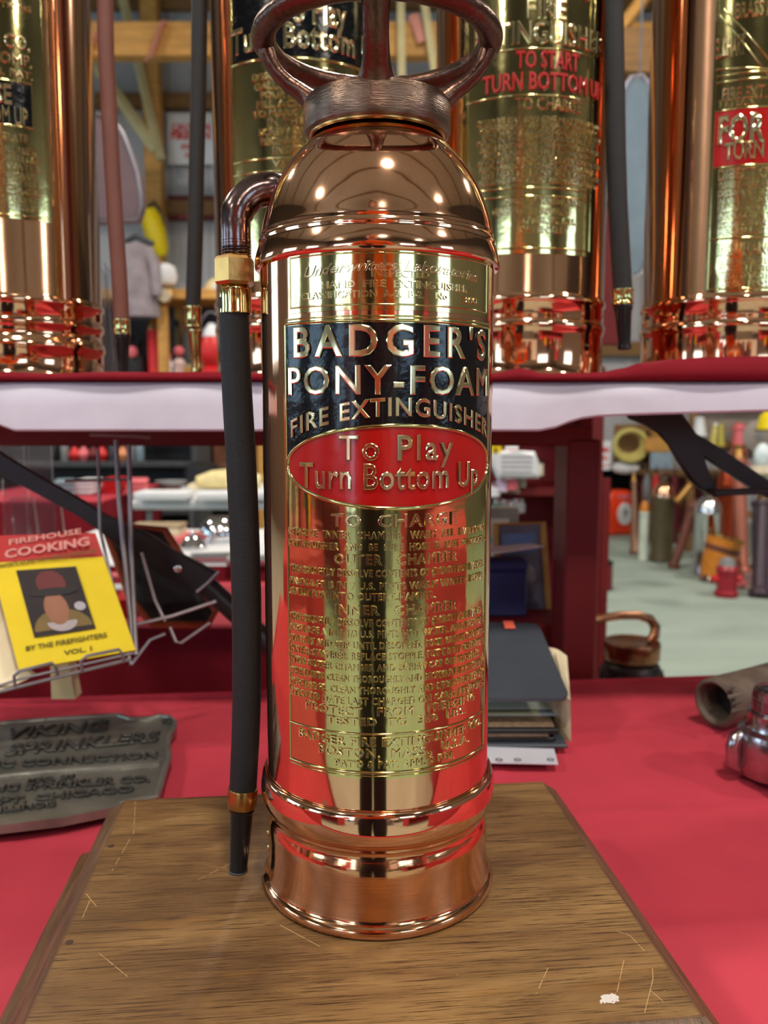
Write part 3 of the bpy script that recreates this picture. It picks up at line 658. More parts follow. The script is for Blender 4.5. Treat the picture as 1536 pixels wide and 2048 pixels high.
for y in (316, 342, 372): rib(hline(c0+.03, c1-.04, zrow(y, cx, 560)), .0009, lp2, BRg)
L_('VESTED', cx, 545, 640, 334, 13, lp2)
hose(t, cx, 400, [(399,0),(398,100),(396,220),(393,340),(391,460),(388,560),(386,612)], .0079, RUBBER, ((386,612),(386,656)), ((389,658),(393,745)), BRASS, gy=-.02)

t, cx = big_ext(1036, 'copper extinguisher right of the brown ring handle with small red To Start lettering', 'plain')
c0, c1 = D(-46), cyl(1184, 440, cx, BRg)[0]; z0 = zrow(507, cx, 1036)
lp3 = plate(c0, c1, z0, .49, .0005, 'label_plate', t, BRASS, 60, 30, BRg)
for y in (97, 190, 375, 392, 496): rib(hline(c0+.03, c1-.05, zrow(y, cx, 1060)), .0010, lp3, BRg)
rib([(c1-.05, z0+.004), (c1-.05, .488)], .0008, lp3, BRg)
RLET = mat('red_letter_enamel', (170,30,24), .3, 0, var=.1, coat=.4)
L_('FIRE', cx, 1052, 1132, 37, 34, lp3); L_('EXTINGUISHER', cx, 950, 1203, 86, 38, lp3); L_('UNDERWRITERS', cx, 985, 1180, -12, 18, lp3)
L_('TO START', cx, 1032, 1156, 137, 30, lp3, RLET); L_('TURN BOTTOM UP', cx, 966, 1199, 180, 31, lp3, RLET)
L_('TO CHARGE', cx, 1030, 1160, 219, 21, lp3)
for i, s in enumerate(('DISSOLVE ONE AND ONE HALF POUNDS OF', 'BICARBONATE OF SODA IN TWO AND', 'ONE HALF GALLONS OF WATER THEN', 'POUR IN THE EXTINGUISHER FILL THE', 'ACID BOTTLE TO LINE WITH SULPHURIC', 'ACID PLACE STOPPLE IN THE BOTTLE', 'AND SET IN CAGE SCREW ON HEAD', 'RECHARGE AT ONCE AFTER USING', 'DO NOT USE ANY SALT KEEP FROM', 'FREEZING EMPTY AND RECHARGE YEARLY')):
    L_(s, cx, 955 + (i % 3)*5, 1197 - (i % 2)*8, 243 + i*13.6, 9.5, lp3, bold=.004)
for i, s in enumerate(('MANUFACTURED BY THE', 'GENERAL FIRE HEAD OFFICE', 'NEW YORK, N.Y., U.S.A.', 'PATENTED')):
    L_(s, cx, (1010, 985, 1030, 1040)[i], (1160, 1140, 1150, 1130)[i], 409 + i*19, 12, lp3)

t, cx = big_ext(1458, 'copper extinguisher at the right edge with a red FOR FIRE panel and black hose', 'plain')
c0, c1 = cyl(1421, 300, cx, BRg)[0], D(75); z0 = zrow(583, cx, 1458)
lp4 = plate(c0, c1, z0, .49, .0005, 'label_plate', t, BRASS, 60, 30, BRg)
rib([(c0+.03, z0+.003), (c0+.03, .488)], .0008, lp4, BRg)
for y in (150, 163, 477, 578): rib(hline(c0+.03, c1, zrow(y, cx, 1458)), .0011, lp4, BRg)
rz = zrow(331, cx, 1458), zrow(222, cx, 1458)
field(c0+.03, c1, rz[0], rz[1], ENAMEL_RED, lp4, 'red_field'); rib(hline(c0+.03, c1, rz[0]-.001), .0010, lp4, BRg); rib(hline(c0+.03, c1, rz[1]+.001), .0010, lp4, BRg)
L_('FOR FIRE', cx, 1436, 1612, 282, 50, lp4); L_('TURN OVER', cx, 1447, 1603, 316, 31, lp4)
L_('FIRE EXTINGUISHER', cx, 1445, 1620, 194, 22, lp4); L_('2 1/2 GALS.', cx, 1437, 1510, 212, 14, lp4); L_('ELKHART', cx, 1432, 1490, 112, 34, lp4, shear=.0)
L_('BRASS MFG. CO.', cx, 1470, 1610, 30, 26, lp4)
for a, b_ in (((1448,18),(1560,150)), ((1440,30),(1535,150)), ((1432,140),(1560,140))):
    p, q = cyl(*a, cx, BRg), cyl(*b_, cx, BRg); rib([(p[0] + (q[0]-p[0])*i/12, p[1] + (q[1]-p[1])*i/12) for i in range(13)], .0010, lp4, BRg)
L_('DIRECTIONS', cx, 1436, 1560, 357, 20, lp4)
for i, s in enumerate(('TO RECHARGE WASH PARTS', 'DISSOLVE 1 1/2 LBS. SODA', 'IN WATER POUR IN TANK', 'FILL ACID BOTTLE AND SET', 'IN PLACE IN THE CAGE', 'SCREW CAP ON TIGHT THEN', 'RECHARGE YEARLY')):
    L_(s, cx, 1436, 1600, 374 + i*15.5, 11, lp4, bold=.004)
L_('INSURANCE', cx, 1434, 1560, 509, 22, lp4)
for i, s in enumerate(('UNDERWRITERS LABORATORIES', 'CLASS A-1 FACTORY MUTUAL', 'TESTED TO 350 POUNDS', 'AND INSPECTED')): L_(s, cx, 1436, 1600, 527 + i*15, 11, lp4, bold=.004)
hose(t, cx, 1228, [(1227,0),(1228,80),(1230,180),(1232,300),(1235,400),(1240,490),(1245,578)], .0094, RUBBER, ((1245,578),(1245,611)), ((1246,609),(1249,700)), EBONITE, gy=-.062)

# ------------------------------------------------------------------ clear sleeve standing on the shelf at the left
t = thing('acrylic_sign_holder', 'clear plastic holder standing on the shelf behind the brown hose', 'holder', (0, 0, 0))
p = [at(x, y, .56) for x, y in ((192,768),(231,768),(212,548),(190,520))]
B().slab([(q.x, .56, max(q.z, SZ+.0016)) for q in p], (0, .003, 0)).build('front_sheet', ACRYLIC, t, smooth=False)
B().slab([(q.x+.006, .575, max(q.z, SZ+.0016)) for q in p], (0, .003, 0)).build('rear_sheet', ACRYLIC, t, smooth=False)

# ------------------------------------------------------------------ cast iron plaque on the red cloth, left
PC = Vector((-.285, .285, TAB)); ex_ = None
def plq(px, py): return on(px, py, TAB + .008) - PC
t = thing('cast_plaque', 'grey cast iron plaque with raised sprinkler lettering lying on the red cloth', 'plaque', tuple(PC))
out = [(-262,1492),(-95,1462),(0,1446),(120,1437),(236,1430),(250,1434),(262,1438),(300,1437),(322,1432),(340,1434),(352,1443),(351,1456),(341,1470),(338,1492),(341,1515),(330,1548),(322,1580),(316,1594),(240,1612),(120,1636),(0,1650),(-110,1664),(-290,1690)]
pts = [plq(*p) for p in out]
b = B(); b.slab([(p.x, p.y, .0005) for p in pts], (0, 0, .0075)); b.build('plaque_plate', PEWTER, t, ang=30)
rp = [(p.x*.985+.0, p.y*.985, .0082) for p in pts[2:19]]
B().tube(rp, .0028, 8).build('raised_border', PEWTER, t)
p = plq(338, 1444); B().tube([(p.x + .0055*math.cos(a), p.y + .0055*math.sin(a), .0085) for a in (2*PI*i/16 for i in range(16))], .0022, 6, closed=True).build('bolt_hole', PEWTER_DARK, t)
dv = [plq(x, y) for x, y in ((-90,1564),(0,1553),(100,1543),(200,1537),(318,1529))]
B().tube([(p.x, p.y, .0082) for p in dv], .0026, 8).build('dividing_rib', PEWTER, t)
def plt(s, a, b_, h_px, sy, dark=True, shear=0):
    A, Bq = plq(*a), plq(*b_); ux = (Bq - A); ln = ux.length; ux.normalize(); uy = Vector((-ux.y, ux.x, 0))
    vs, fs = letters(s, sy, ln, .003, res=2, bold=.0, align='L', shear=shear)
    q = B(); q.raw(vs, fs, lambda p: (A.x + ux.x*p[0] + uy.x*p[1], A.y + ux.y*p[0] + uy.y*p[1], .0078 + p[2])); q.build('raised_lettering', PEWTER_DARK if dark else PEWTER, t, smooth=False, fix=False)
plt('VIKING', (12,1481), (218,1461), 30, .028, True, .2); plt('SPRINKLERS', (8,1514), (322,1484), 30, .025, True, .2); plt('AUTOMATIC CONNECTION', (-225,1553), (314,1518), 20, .013)
plt('MFG. BY', (55,1570), (150,1560), 12, .007); plt('THE VIKING SPRINKLER CO.', (-170,1597), (300,1566), 20, .012); plt('DEPT. CHICAGO', (-60,1617), (268,1586), 18, .011); plt('ILLINOIS', (0,1628), (112,1615), 14, .008)

# ------------------------------------------------------------------ wire book rack with its magazines
MC = [at(190,1066,.375), at(271,1300,.315), at(38,1341,.30), at(-32,1072,.36)]      # magazine corners: top right, bottom right, bottom left, top left
ux = (MC[1]-MC[2]).normalized(); uy = (MC[3]-MC[2]); uy = (uy - ux*uy.dot(ux)).normalized(); un = ux.cross(uy)
if un.y > 0: un = -un
def mg(u, v, w=0.):                                            # position on the magazine cover, 0..1
    a = MC[2] + (MC[1]-MC[2])*u; b_ = MC[3] + (MC[0]-MC[3])*u; return a + (b_-a)*v + un*w
t = thing('cookbook_magazine', 'yellow and red firehouse cooking magazine leaning in the wire rack', 'magazine', tuple(MC[2]))
O = MC[2]
def mq(u0, u1, v0, v1, w, name, m, par, th=.0004, poly=None):
    ps = poly or [(u0,v0),(u1,v0),(u1,v1),(u0,v1)]
    return B().slab([mg(u, v, w) - O for u, v in ps], un*-th).build(name, m, par, smooth=False)
mag = mq(0, 1, 0, .80, .0, 'cover', MAGYEL, t, .004)
mq(0, 1, .79, 1, .0002, 'title_band', MAGRED, t, .004)
ph = mq(.20, .73, .21, .72, .0006, 'cover_photo', mat('photo_dark', (44,34,36), .35, var=.3, vs=30), t)
def blob(cu, cv, ru, rv, name, m, w, n=16, a0=0, a1=2*PI):
    return mq(0,0,0,0, w, name, m, ph, .0002, [(cu + ru*math.cos(a0 + (a1-a0)*i/n), cv + rv*math.sin(a0 + (a1-a0)*i/n)) for i in range(n + (0 if a1 - a0 >= 2*PI - .01 else 1))])
blob(.47, .245, .25, .15, 'printed_coat', mat('print_tan', (120,98,52), .4), .0009, 18, 0, PI); blob(.47, .30, .13, .075, 'printed_collar', mat('print_white', (176,164,164), .4), .0011, 14, PI, 2*PI)
blob(.455, .40, .105, .125, 'printed_face', mat('print_skin', (150,100,74), .4), .0013); blob(.47, .60, .13, .10, 'printed_helmet', mat('print_helmet', (104,40,40), .4), .0013)
blob(.47, .53, .22, .032, 'printed_brim', mat('print_brim', (34,28,30), .4), .0015); blob(.66, .40, .05, .035, 'printed_badge', mat('print_badge', (176,170,176), .4), .0011)
def mtxt(s, u0, u1, v, h_, m, par, bold=.0):
    ln = ((mg(u1, v) - mg(u0, v)).length); vs, fs = letters(s, h_, ln, .0004, res=2, align='L', bold=bold)
    q = B(); q.raw(vs, fs, lambda p: mg(u0, v) + ux*p[0] + uy*p[1] + un*(p[2] + .0003) - O); q.build('printed_title', m, par, smooth=False, fix=False)
PRW = mat('print_pale', (206,140,130), .5, var=.02); PRB = mat('print_black', (96,84,20), .5, var=.02)
mtxt('FIREHOUSE', .20, .86, .922, .0056, PRW, t); mtxt('COOKING', .13, .90, .818, .0086, PRW, t, .01)
mtxt('FAVORITE RECIPES FROM AMERICA\'S FIREFIGHTERS', .06, .94, .745, .0042, PRB, t); mtxt('BY THE FIREFIGHTERS', .10, .80, .125, .0045, PRB, t); mtxt('VOL. I', .40, .64, .05, .0045, PRB, t)
t2 = thing('pale_booklet', 'plain beige booklet standing in the wire rack beside the yellow magazine', 'booklet', tuple(O))
B().slab([at(x, y, Y_) - O for x, y, Y_ in ((-60,1170,.335),(22,1180,.355),(40,1334,.318),(70,1352,.312),(-40,1400,.29))], (0, .006, 0)).build('cover', CREAM, t2, smooth=False)
RK = at(130, 1420, .35); RK.z = TAB
t = thing('wire_rack', 'grey wire book rack standing on the red cloth at the left', 'rack', tuple(RK))
def wire(pts, rr=.0016, name='wire'):
    return B().tube([at(x, y, Y_) - RK for x, y, Y_ in pts], rr, 8).build(name, WIRE, t)
wire([(-60,1398,.276),(20,1378,.284),(262,1318,.304)], .0018, 'ledge_wire'); wire([(-60,1390,.30),(40,1358,.30),(268,1306,.315)], .0014, 'ledge_wire')
for pts in ([(30,1372,.284),(28,1352,.282),(40,1342,.282),(104,1326,.287),(112,1334,.288),(116,1352,.292)], [(164,1342,.294),(162,1322,.293),(174,1312,.294),(238,1299,.299),(245,1308,.300),(248,1322,.302)]): wire(pts, .0016, 'retaining_loop')
wire([(232,880,.42),(238,1000,.41),(262,1250,.365),(268,1304,.35)], .0026, 'upright'); wire([(258,890,.42),(262,1100,.40),(272,1310,.345)], .0026, 'upright')
wire([(196,900,.43),(200,1060,.41),(262,1330,.34)], .0018, 'upright')
wire([(225,1262,.355),(262,1252,.365),(345,1232,.39),(432,1203,.41)], .0020, 'ledge_wire'); wire([(283,1105,.40),(310,1200,.395),(330,1242,.385)], .0018, 'upright')
wire([(340,1255,.38),(352,1284,.375),(362,1286,.375),(420,1246,.39)], .0016, 'retaining_loop'); wire([(262,1330,.34),(300,1280,.36),(330,1268,.37)], .0016)
wire([(394,1184,.42),(416,1166,.42),(438,1143,.42)], .0018, 'retaining_loop')
wire([(180,870,.45),(260,872,.45),(300,875,.45)], .0018); wire([(130,962,.45),(262,958,.45)], .0016)
p = at(128, 1412, .36)
B().slab([at(x, y, .385) - RK for x, y in ((100,1320),(135,1318),(150,1398),(103,1398))], (0, .02, 0)).build('wooden_foot', PINE_PALE, t, smooth=False)
B().tube([(p.x-RK.x-.02, p.y-RK.y+.03, .004), (p.x-RK.x+.05, p.y-RK.y+.03, .004)], .0038, 8).build('foot_wire', WIRE, t)
# dark leaning board behind the rack
t = thing('leaning_board', 'black framed board with brown edges leaning behind the wire rack', 'board', (0, .46, 0))
ps = [at(x, y, Y_) - Vector((0, .46, 0)) for x, y, Y_ in ((205,1045,.55),(330,1060,.56),(432,1222,.52),(416,1250,.515),(305,1250,.505),(262,1200,.515))]
B().slab(ps, (0, .012, 0)).build('board_panel', BLACK, t, smooth=False)
B().tube(ps, .006, 6, closed=True, flat=(1, .8)).build('board_frame', mat('russet_wood_edge', (150,74,40), .5, var=.3), t)

# ------------------------------------------------------------------ photo album on the red cloth, right
AB = on(1060, 1490, TAB); AB.z = TAB
t = thing('photo_album', 'black ring photo album lying half open on the red cloth behind the extinguisher', 'album', tuple(AB))
def A_(px, py, Y_): return at(px, py, Y_) - AB
top = [A_(880,1396,.335), A_(1120,1396,.335), A_(1133,1392,.338), A_(1136,1384,.342), A_(1080,1254,.455), A_(1070,1247,.462), A_(880,1240,.465)]
cv = B().slab(top, (0, 0, -.0035)).build('raised_cover', BOOKCLOTH, t, ang=40)
B().slab([A_(1006,1243.5,.458)+Vector((0,0,.0004)), A_(1026,1243.5,.458)+Vector((0,0,.0004)), A_(1031,1258,.447)+Vector((0,0,.0006)), A_(1010,1258,.447)+Vector((0,0,.0006))], (0,0,.0004)).build('price_sticker', STICKER, cv, smooth=False)
W = lambda px, py, z: on(px, py, TAB + z) - AB
b0 = W(1135, 1494, .001)
B().box((b0.x-.125, b0.y+.055, .0022), (.25, .115, .0035), bev=.001).build('bottom_cover', BOOKCLOTH, t, smooth=False)
def leaf(name, m, x1, y0, dy, z, th, tilt):
    B().box((x1-.10, y0+dy/2, z), (.20, dy, th), rot=(tilt, 0, 0), bev=.0006).build(name, m, t, smooth=False)
leaf('page_sheaf', BLACK, b0.x-.012, b0.y+.004, .10, .0085, .0045, .04); leaf('page_edges', mat('brown_page_edge', (92,72,56), .7, var=.3, vs=200), b0.x-.018, b0.y+.003, .10, .0135, .003, .05)
leaf('page_sheaf', BLACK, b0.x-.008, b0.y+.004, .10, .0185, .0055, .08); leaf('page_edges', mat('brown_page_edge_dark', (110,88,68), .7, var=.3, vs=200), b0.x-.012, b0.y+.006, .095, .0235, .0015, .09)
leaf('olive_page', mat('olive_page', (150,148,112), .7, var=.1), b0.x-.022, b0.y+.030, .085, .030, .0012, .16); leaf('pale_green_page', mat('pale_green_page', (212,218,196), .7, var=.05), b0.x-.008, b0.y+.038, .085, .0345, .0012, .2)
leaf('grey_pocket', mat('grey_pocket', (166,176,190), .35, var=.1), b0.x-.004, b0.y+.030, .08, .027, .0010, .12)
t = thing('newspaper', 'folded yellowed newspaper standing against the right side of the black album', 'newspaper', (AB.x, AB.y, TAB))
pp = [W(1142,1486,.001), A_(1141,1400,.345), A_(1134,1312,.405), A_(1118,1300,.42), A_(1080,1292,.43), A_(1078,1400,.40)+Vector((0,0,-.01)), W(1100,1440,.001)]
B().slab(pp, (-.003, .006, 0)).build('outer_sheet', CREAM, t, smooth=False)
B().slab([q + Vector((-.004, .007, -.002)) for q in pp], (-.003, .006, 0)).build('inner_sheet', mat('yellowed_paper', (214,196,156), .8, var=.15, vs=80), t, smooth=False)
t = thing('plastic_sleeve', 'clear plastic sleeve with white sheet lying in front of the black album', 'sleeve', (AB.x, AB.y, TAB + .0012))
s4 = [on(x, y, TAB) - AB for x, y in ((930,1528),(1116,1532),(1108,1502),(930,1497))]
B().slab([(q.x, q.y, 0) for q in s4], (0, 0, .0012)).build('white_sheet', mat('sleeve_white', (206,206,216), .25, var=.05, coat=.6), t, smooth=False)
for k in range(3):
    p = on((998, 1035, 1101)[k], 1526, TAB) - AB; B().tube([(p.x + .0028*math.cos(a), p.y + .0028*math.sin(a), .0018) for a in (2*PI*i/14 for i in range(14))], .0008, 6, closed=True).build('punched_hole', SILVER, t)
# ------------------------------------------------------------------ old leather pipe and nickel coupling at the right edge
t = thing('leather_playpipe', 'old dark leather covered pipe with open end lying on the red cloth', 'pipe', tuple(on(1470, 1475, TAB)))
O = Vector(t.location); A0 = Vector((-.012, .028, .0265)); A1 = Vector((.16, .125, .036)); ax = (A1 - A0).normalized(); MQ = Matrix.Translation(A0) @ ax.to_track_quat('Z', 'Y').to_matrix().to_4x4()
LNn = (A1-A0).length
B().lathe([(.0195,.030),(.0200,.002),(.0225,0),(.0262,.002),(.0260,.02),(.0250,.06),(.0235,LNn),(.0,LNn)], 32, m=MQ, caps=False).build('leather_sleeve', LEATHER_DARK, t, ang=60)
B().lathe([(.0,.028),(.0200,.028)], 24, m=MQ, caps=False).build('bore_shade', BLACK, t)  # black disc stands for the darkness down the hollow pipe
q = B()
for k in range(4): q.tube([MQ @ Vector((.024*math.cos(2.4+k*.22), .024*math.sin(2.4+k*.22), .004)), MQ @ Vector((.032*math.cos(2.4+k*.22), .034*math.sin(2.4+k*.22), -.006 - .004*(k % 2))), MQ @ Vector((.040*math.cos(2.4+k*.2), .040*math.sin(2.4+k*.2), -.004 + .005*(k % 2)))], [.003,.0025,.001], 6)
q.build('frayed_lip', LEATHER_DARK, t)
CP = on(1530, 1545, TAB); CP.z = TAB
t = thing('hose_coupling', 'dull nickel hose coupling with lugs and threaded collar at the right edge', 'coupling', tuple(CP))
k = .98
B().lathe([(.0,.001),(.036,.001),(.038,.004),(.038,.034),(.036,.040),(.030,.043),(.0285,.047),(.0285,.0565),(.027,.058),(.024,.058),(.024,.070),(.0,.070)], 48, m=Matrix.Translation((.012, 0, 0))).build('coupling_body', NICKEL, t, ang=40)
for j in range(5): B().tube([(.012 + .0245*math.cos(a), .0245*math.sin(a), .0600 + j*.0024) for a in (2*PI*i/40 for i in range(40))], .0011, 6, closed=True).build('thread', NICKEL, t)
B().lathe([(.0185,.066),(.0215,.0655),(.0248,.0705),(.0245,.0765),(.0225,.0785),(.0195,.0765)], 40, m=Matrix.Translation((.012, 0, 0)), caps=False).build('collar', NICKEL, t)
B().lathe([(.0,.0712),(.0195,.0712)], 24, m=Matrix.Translation((.012, 0, 0)), caps=False).build('bore_shade', BLACK, t)  # flat black disc gives the closed top a shaded opening
for a in (PI*1.02, PI*1.36, PI*1.75, 0., .8, 1.8):
    c, s_ = math.cos(a), math.sin(a); B().tube([(.012+.036*c, .036*s_, .006), (.012+.0425*c, .0425*s_, .010), (.012+.0435*c, .0435*s_, .026), (.012+.041*c, .041*s_, .034), (.012+.036*c, .036*s_, .0385)], [.0055,.0068,.0070,.0066,.0050], 12).build('lug', NICKEL, t)

# ------------------------------------------------------------------ background builders
TT = -.06                                             # table height in the hall
def floor_pt(px, py): p = on(px, py, FLOOR); p.z = FLOOR; return p
def table(label, x0, x1, y0, y1, z, m, skirt=None, group=None):
    t = thing('display_table', label, 'table', ((x0+x1)/2, (y0+y1)/2, FLOOR), group=group)
    h = z - FLOOR; wx, wy = x1-x0, y1-y0
    B().box((0, 0, h-.02), (wx, wy, .04), bev=.012).build('tabletop', m, t, smooth=False)
    for sx in (-1, 1):
        for sy in (-1, 1): B().tube([(sx*(wx/2-.06), sy*(wy/2-.06), 0), (sx*(wx/2-.06), sy*(wy/2-.06), h-.03)], .014, 8).build('leg', GREY, t)
    if skirt:
        q = B(); q.grid(lambda u, v: (-wx/2 + wx*u, -wy/2 - .004 - .018*(1-v)*(1+math.sin(u*wx*42 + 2*math.sin(u*19))), .01 + (h-.012)*v), 80, 4); q.build('skirt', skirt, t, ang=80)
        for s in (-1, 1):
            q = B(); q.grid(lambda u, v, s=s: (s*(wx/2 + .004 + .014*(1-v)*(1+math.sin(u*wy*42))), -wy/2 + wy*u, .01 + (h-.012)*v), 40, 4); q.build('skirt', skirt, t, ang=80)
    return t
def crate(name, label, cat, p, d, m, lidm=None, rz=0, group=None, lid=True):
    """a box with a lid that stands a little proud, standing with its base at p"""
    t = thing(name, label, cat, tuple(p), rz, group)
    B().box((0, 0, d[2]*.42), (d[0], d[1], d[2]*.84), bev=min(d)*.06).build('box_body', m, t, smooth=False)
    B().box((0, 0, d[2]*.92), (d[0]*1.03, d[1]*1.03, d[2]*.16), bev=min(d)*.05).build('lid', lidm or m, t, smooth=False)
    return t
def helmet(label, p, s, m, rz=0, group=None, brim=1.25):
    t = thing('helmet', label, 'helmet', tuple(p), rz, group)
    B().lathe([(s*.5,0),(s*.5,s*.08),(s*.47,s*.24),(s*.38,s*.40),(s*.22,s*.50),(.001,s*.53)], 24).build('dome', m, t)
    B().lathe([(s*.48,s*.02),(s*.5*brim,-.0),(s*.5*brim,s*.02),(s*.5,s*.06)], 24, m=Matrix.Diagonal((1, 1.2, 1, 1)), caps=False).build('brim', m, t)
    B().prism([(-s*.12,0),(s*.12,0),(s*.15,s*.25),(0,s*.36),(-s*.15,s*.25)], -s*.52, -s*.49).build('front_shield', WHITE if m is not WHITE else RED, t, smooth=False)
    return t
def floor_ext(label, p, h, r, m, dome=None, lean=0):
    t = thing('antique_extinguisher', label, 'fire extinguisher', tuple(p), 0, None, (0, lean, 0))
    B().lathe([(r*.95,0),(r*1.06,.004),(r*1.06,.02),(r,.03),(r,h*.70),(r*1.04,h*.71),(r*1.04,h*.73),(r,h*.74)], 32, caps=False).build('body', m, t)
    B().lathe([(r,h*.735)] + [(r*math.cos(a), h*.735 + h*.17*math.sin(a)) for a in (PI/2*i/8 for i in range(1, 7))] + [(r*.3,h*.92),(0,h*.92)], 32, caps=False).build('shoulder', dome or m, t)
    B().lathe([(r*.3,h*.90),(r*.42,h*.91),(r*.42,h*.96),(0,h*.965)], 24).build('screw_cap', CAP_MACHINED, t)
    B().tube([(r*.5*math.cos(a), 0, h*.96 + h*.06*math.sin(a)) for a in (PI*i/8 for i in range(9))], r*.09, 6).build('handle', CAST, t)
    return t
def playpipe(label, a, b, r0, r1, m, tip=None, name='play_pipe'):
    a, b = Vector(a), Vector(b); t = thing(name, label, 'nozzle', tuple(a)); d = b - a
    M = d.to_track_quat('Z', 'Y').to_matrix().to_4x4(); L = d.length
    B().lathe([(r0*1.3,0),(r0*1.35,L*.05),(r0,L*.08),(r0*.95,L*.3),(r1,L*.85),(r1*1.25,L*.86),(r1*1.25,L*.90)], 20, m=M).build('tapered_tube', m, t)
    B().lathe([(r1*1.1,L*.90),(r1*.8,L*.97),(r1*.95,L*.98),(r1*.95,L),(0,L)], 20, m=M).build('tip', tip or BRASS_SATIN, t)
    return t
def sign(name, label, px0, py0, px1, py1, Y, m, rows=(), th=.012, cat='sign', ink=None):
    a, b = at(px0, py1, Y), at(px1, py0, Y); t = thing(name, label, cat, ((a.x+b.x)/2, Y, a.z)); W_, H_ = b.x-a.x, b.z-a.z
    B().box((0, 0, H_/2), (W_, th, H_), bev=.003).build('sign_board', m, t, smooth=False)
    for s, v, hh, wd in rows:
        vs, fs = letters(s, hh*H_, wd*W_, .003, res=1, bold=.03)
        q = B(); q.raw(vs, fs, lambda p: (p[0], -th/2 - p[2], v*H_ + p[1])); q.build('lettering', ink or RED, t, smooth=False, fix=False)
    return t

# ------------------------------------------------------------------ behind, upper left: siding, signs, hanging gear
sign('safety_sign', 'white sign with red lines of lettering on the far siding, left of the black hose', 336, 226, 428, 329, Y1-.08, WHITE, (('CAUTION', .66, .13, .84), ('FIREMEN', .49, .15, .84), ('KEEP', .30, .09, .4), ('OUT', .12, .11, .3)))
sign('safety_sign', 'small dark red sign with pink blotches hung under the white one', 337, 391, 428, 441, Y1-.08, MAROON, (('HOSE', .5, .26, .7), ('No 5', .12, .26, .5)), ink=PINK)
t = thing('pulley_strap', 'pink webbing strap looped over the golden roof beam', 'strap', tuple(at(322, 110, 5.9)))
O = Vector(t.location); pts = [at(332,44,5.90), at(322,52,5.90), at(310,90,5.90), at(302,112,5.90), at(296,116,5.95)]
B().tube([q - O for q in pts], .045, 8, flat=(.25, 1)).build('webbing', SALMON, t)
for k, (a, b) in enumerate((((437,48),(430,72)), ((168,110),(200,60)), ((826,30),(846,84)))):
    t = thing('pulley_strap', ('pink strap end seen beside the black hose on the beam', 'dull pink strap on the beam behind the brown hose', 'pale pink strap on the beam seen through the ring handle')[k], 'strap', tuple(at(*b, 5.9)))
    B().tube([at(*a, 5.92) - Vector(t.location), (0, 0, 0)], .04, 8, flat=(.3, 1)).build('webbing', SALMON, t)
def shield(name, label, px, Y, m, rimm, cat):
    ps = [at(x, y, Y) for x, y in px]; O = ps[0].copy(); t = thing(name, label, cat, tuple(O))
    B().prism([(p.x-O.x, p.z-O.z) for p in ps], 0, .05, bev=.008).build('panel', m, t, smooth=False)
    B().tube([(p.x-O.x, -.004, p.z-O.z) for p in ps], .006, 8, closed=True).build('rim', rimm, t); k = max(ps, key=lambda q: q.z); B().tube([(k.x-O.x, .02, k.z-O.z), (k.x-O.x, .02, 5.2-O.z)], .003, 6).build('cord', GREY, t); return t
shield('shield_sign', 'maroon grey rounded panel with bright rim hanging behind the brown hose', [(150,232),(180,226),(205,232),(232,248),(248,270),(262,306),(275,346),(282,386),(284,412),(276,440),(150,446)], 2.0, MAUVE, WIRE, 'panel')
shield('oval_sign', 'pale slate oval panel with light rim hanging between the two right hand extinguishers', [(1244,520),(1236,400),(1238,250),(1246,180),(1262,155),(1284,152),(1300,170),(1310,230),(1312,400),(1300,490),(1286,545),(1264,556)], 2.0, SLATE, mat('pale_rim', (196,188,196), .3, .4), 'panel')
p, q = at(1190, 560, 1.9), at(1222, 690, 1.9)
t = thing('red_board', 'dark red board standing behind the right hand black hose', 'board', (p.x, 1.9, FLOOR))
B().prism([(at(1188,690,1.9).x-p.x, at(1188,690,1.9).z-FLOOR), (at(1248,700,1.9).x-p.x, at(1248,690,1.9).z-FLOOR), (at(1252,580,1.9).x-p.x, at(1252,580,1.9).z-FLOOR), (at(1216,420,1.9).x-p.x, at(1216,420,1.9).z-FLOOR), (at(1196,415,1.9).x-p.x, at(1196,415,1.9).z-FLOOR)], 0, .03, bev=.004).build('board', PAINT_RED, t, smooth=False)
for s in (-.03, .05): B().box((s, .015, .45), (.02, .02, .9)).build('leg', PAINT_RED, t, smooth=False)
t = thing('timber_block', 'brown timber block seen between the two right hand extinguishers', 'timber', tuple(at(1262, 150, 5.)))
B().box((0, 0, .12), (.5, .14, .26), rot=(0, .06, 0), bev=.01).build('timber', PINE_DARK, t, smooth=False)
a, b = at(1240, 60, 5.2), at(1330, -60, 5.2); t['label'] = 'brown timber block seen between the two right hand extinguishers'
B().tube([Vector(a) - Vector(t.location), Vector(b) - Vector(t.location)], .04, 6).build('diagonal_strut', PINE, t)

# shelving rack far left
RY = 4.9
def rz_(py): return at(300, py, RY).z
t = thing('shelving_rack', 'pine shelving rack full of gear far behind at the left', 'shelf', (at(330, 600, RY).x, RY, FLOOR))
O = Vector(t.location); xs = [at(px, 600, RY).x - O.x for px in (140, 325, 520)]
for x in xs:
    for y in (0, .45): B().box((x, y, (rz_(583)-FLOOR)/2), (.06, .05, rz_(583)-FLOOR), bev=.004).build('upright', PINE, t, smooth=False)
for py in (582, 757, 870, 985): B().box(((xs[0]+xs[2])/2, .22, rz_(py)-FLOOR-.02), (xs[2]-xs[0]+.1, .5, .04), bev=.004).build('shelf_board', PINE, t, smooth=False)
B().box(((xs[0]+xs[2])/2, -.04, rz_(590)-FLOOR), (xs[2]-xs[0]+.1, .03, .06), bev=.004).build('front_rail', PINE, t, smooth=False)
B().box(((xs[0]+xs[2])/2, .47, (rz_(582)-FLOOR)/2), (xs[2]-xs[0], .012, rz_(582)-FLOOR), bev=0).build('back_panel', GREY_DARK, t, smooth=False)
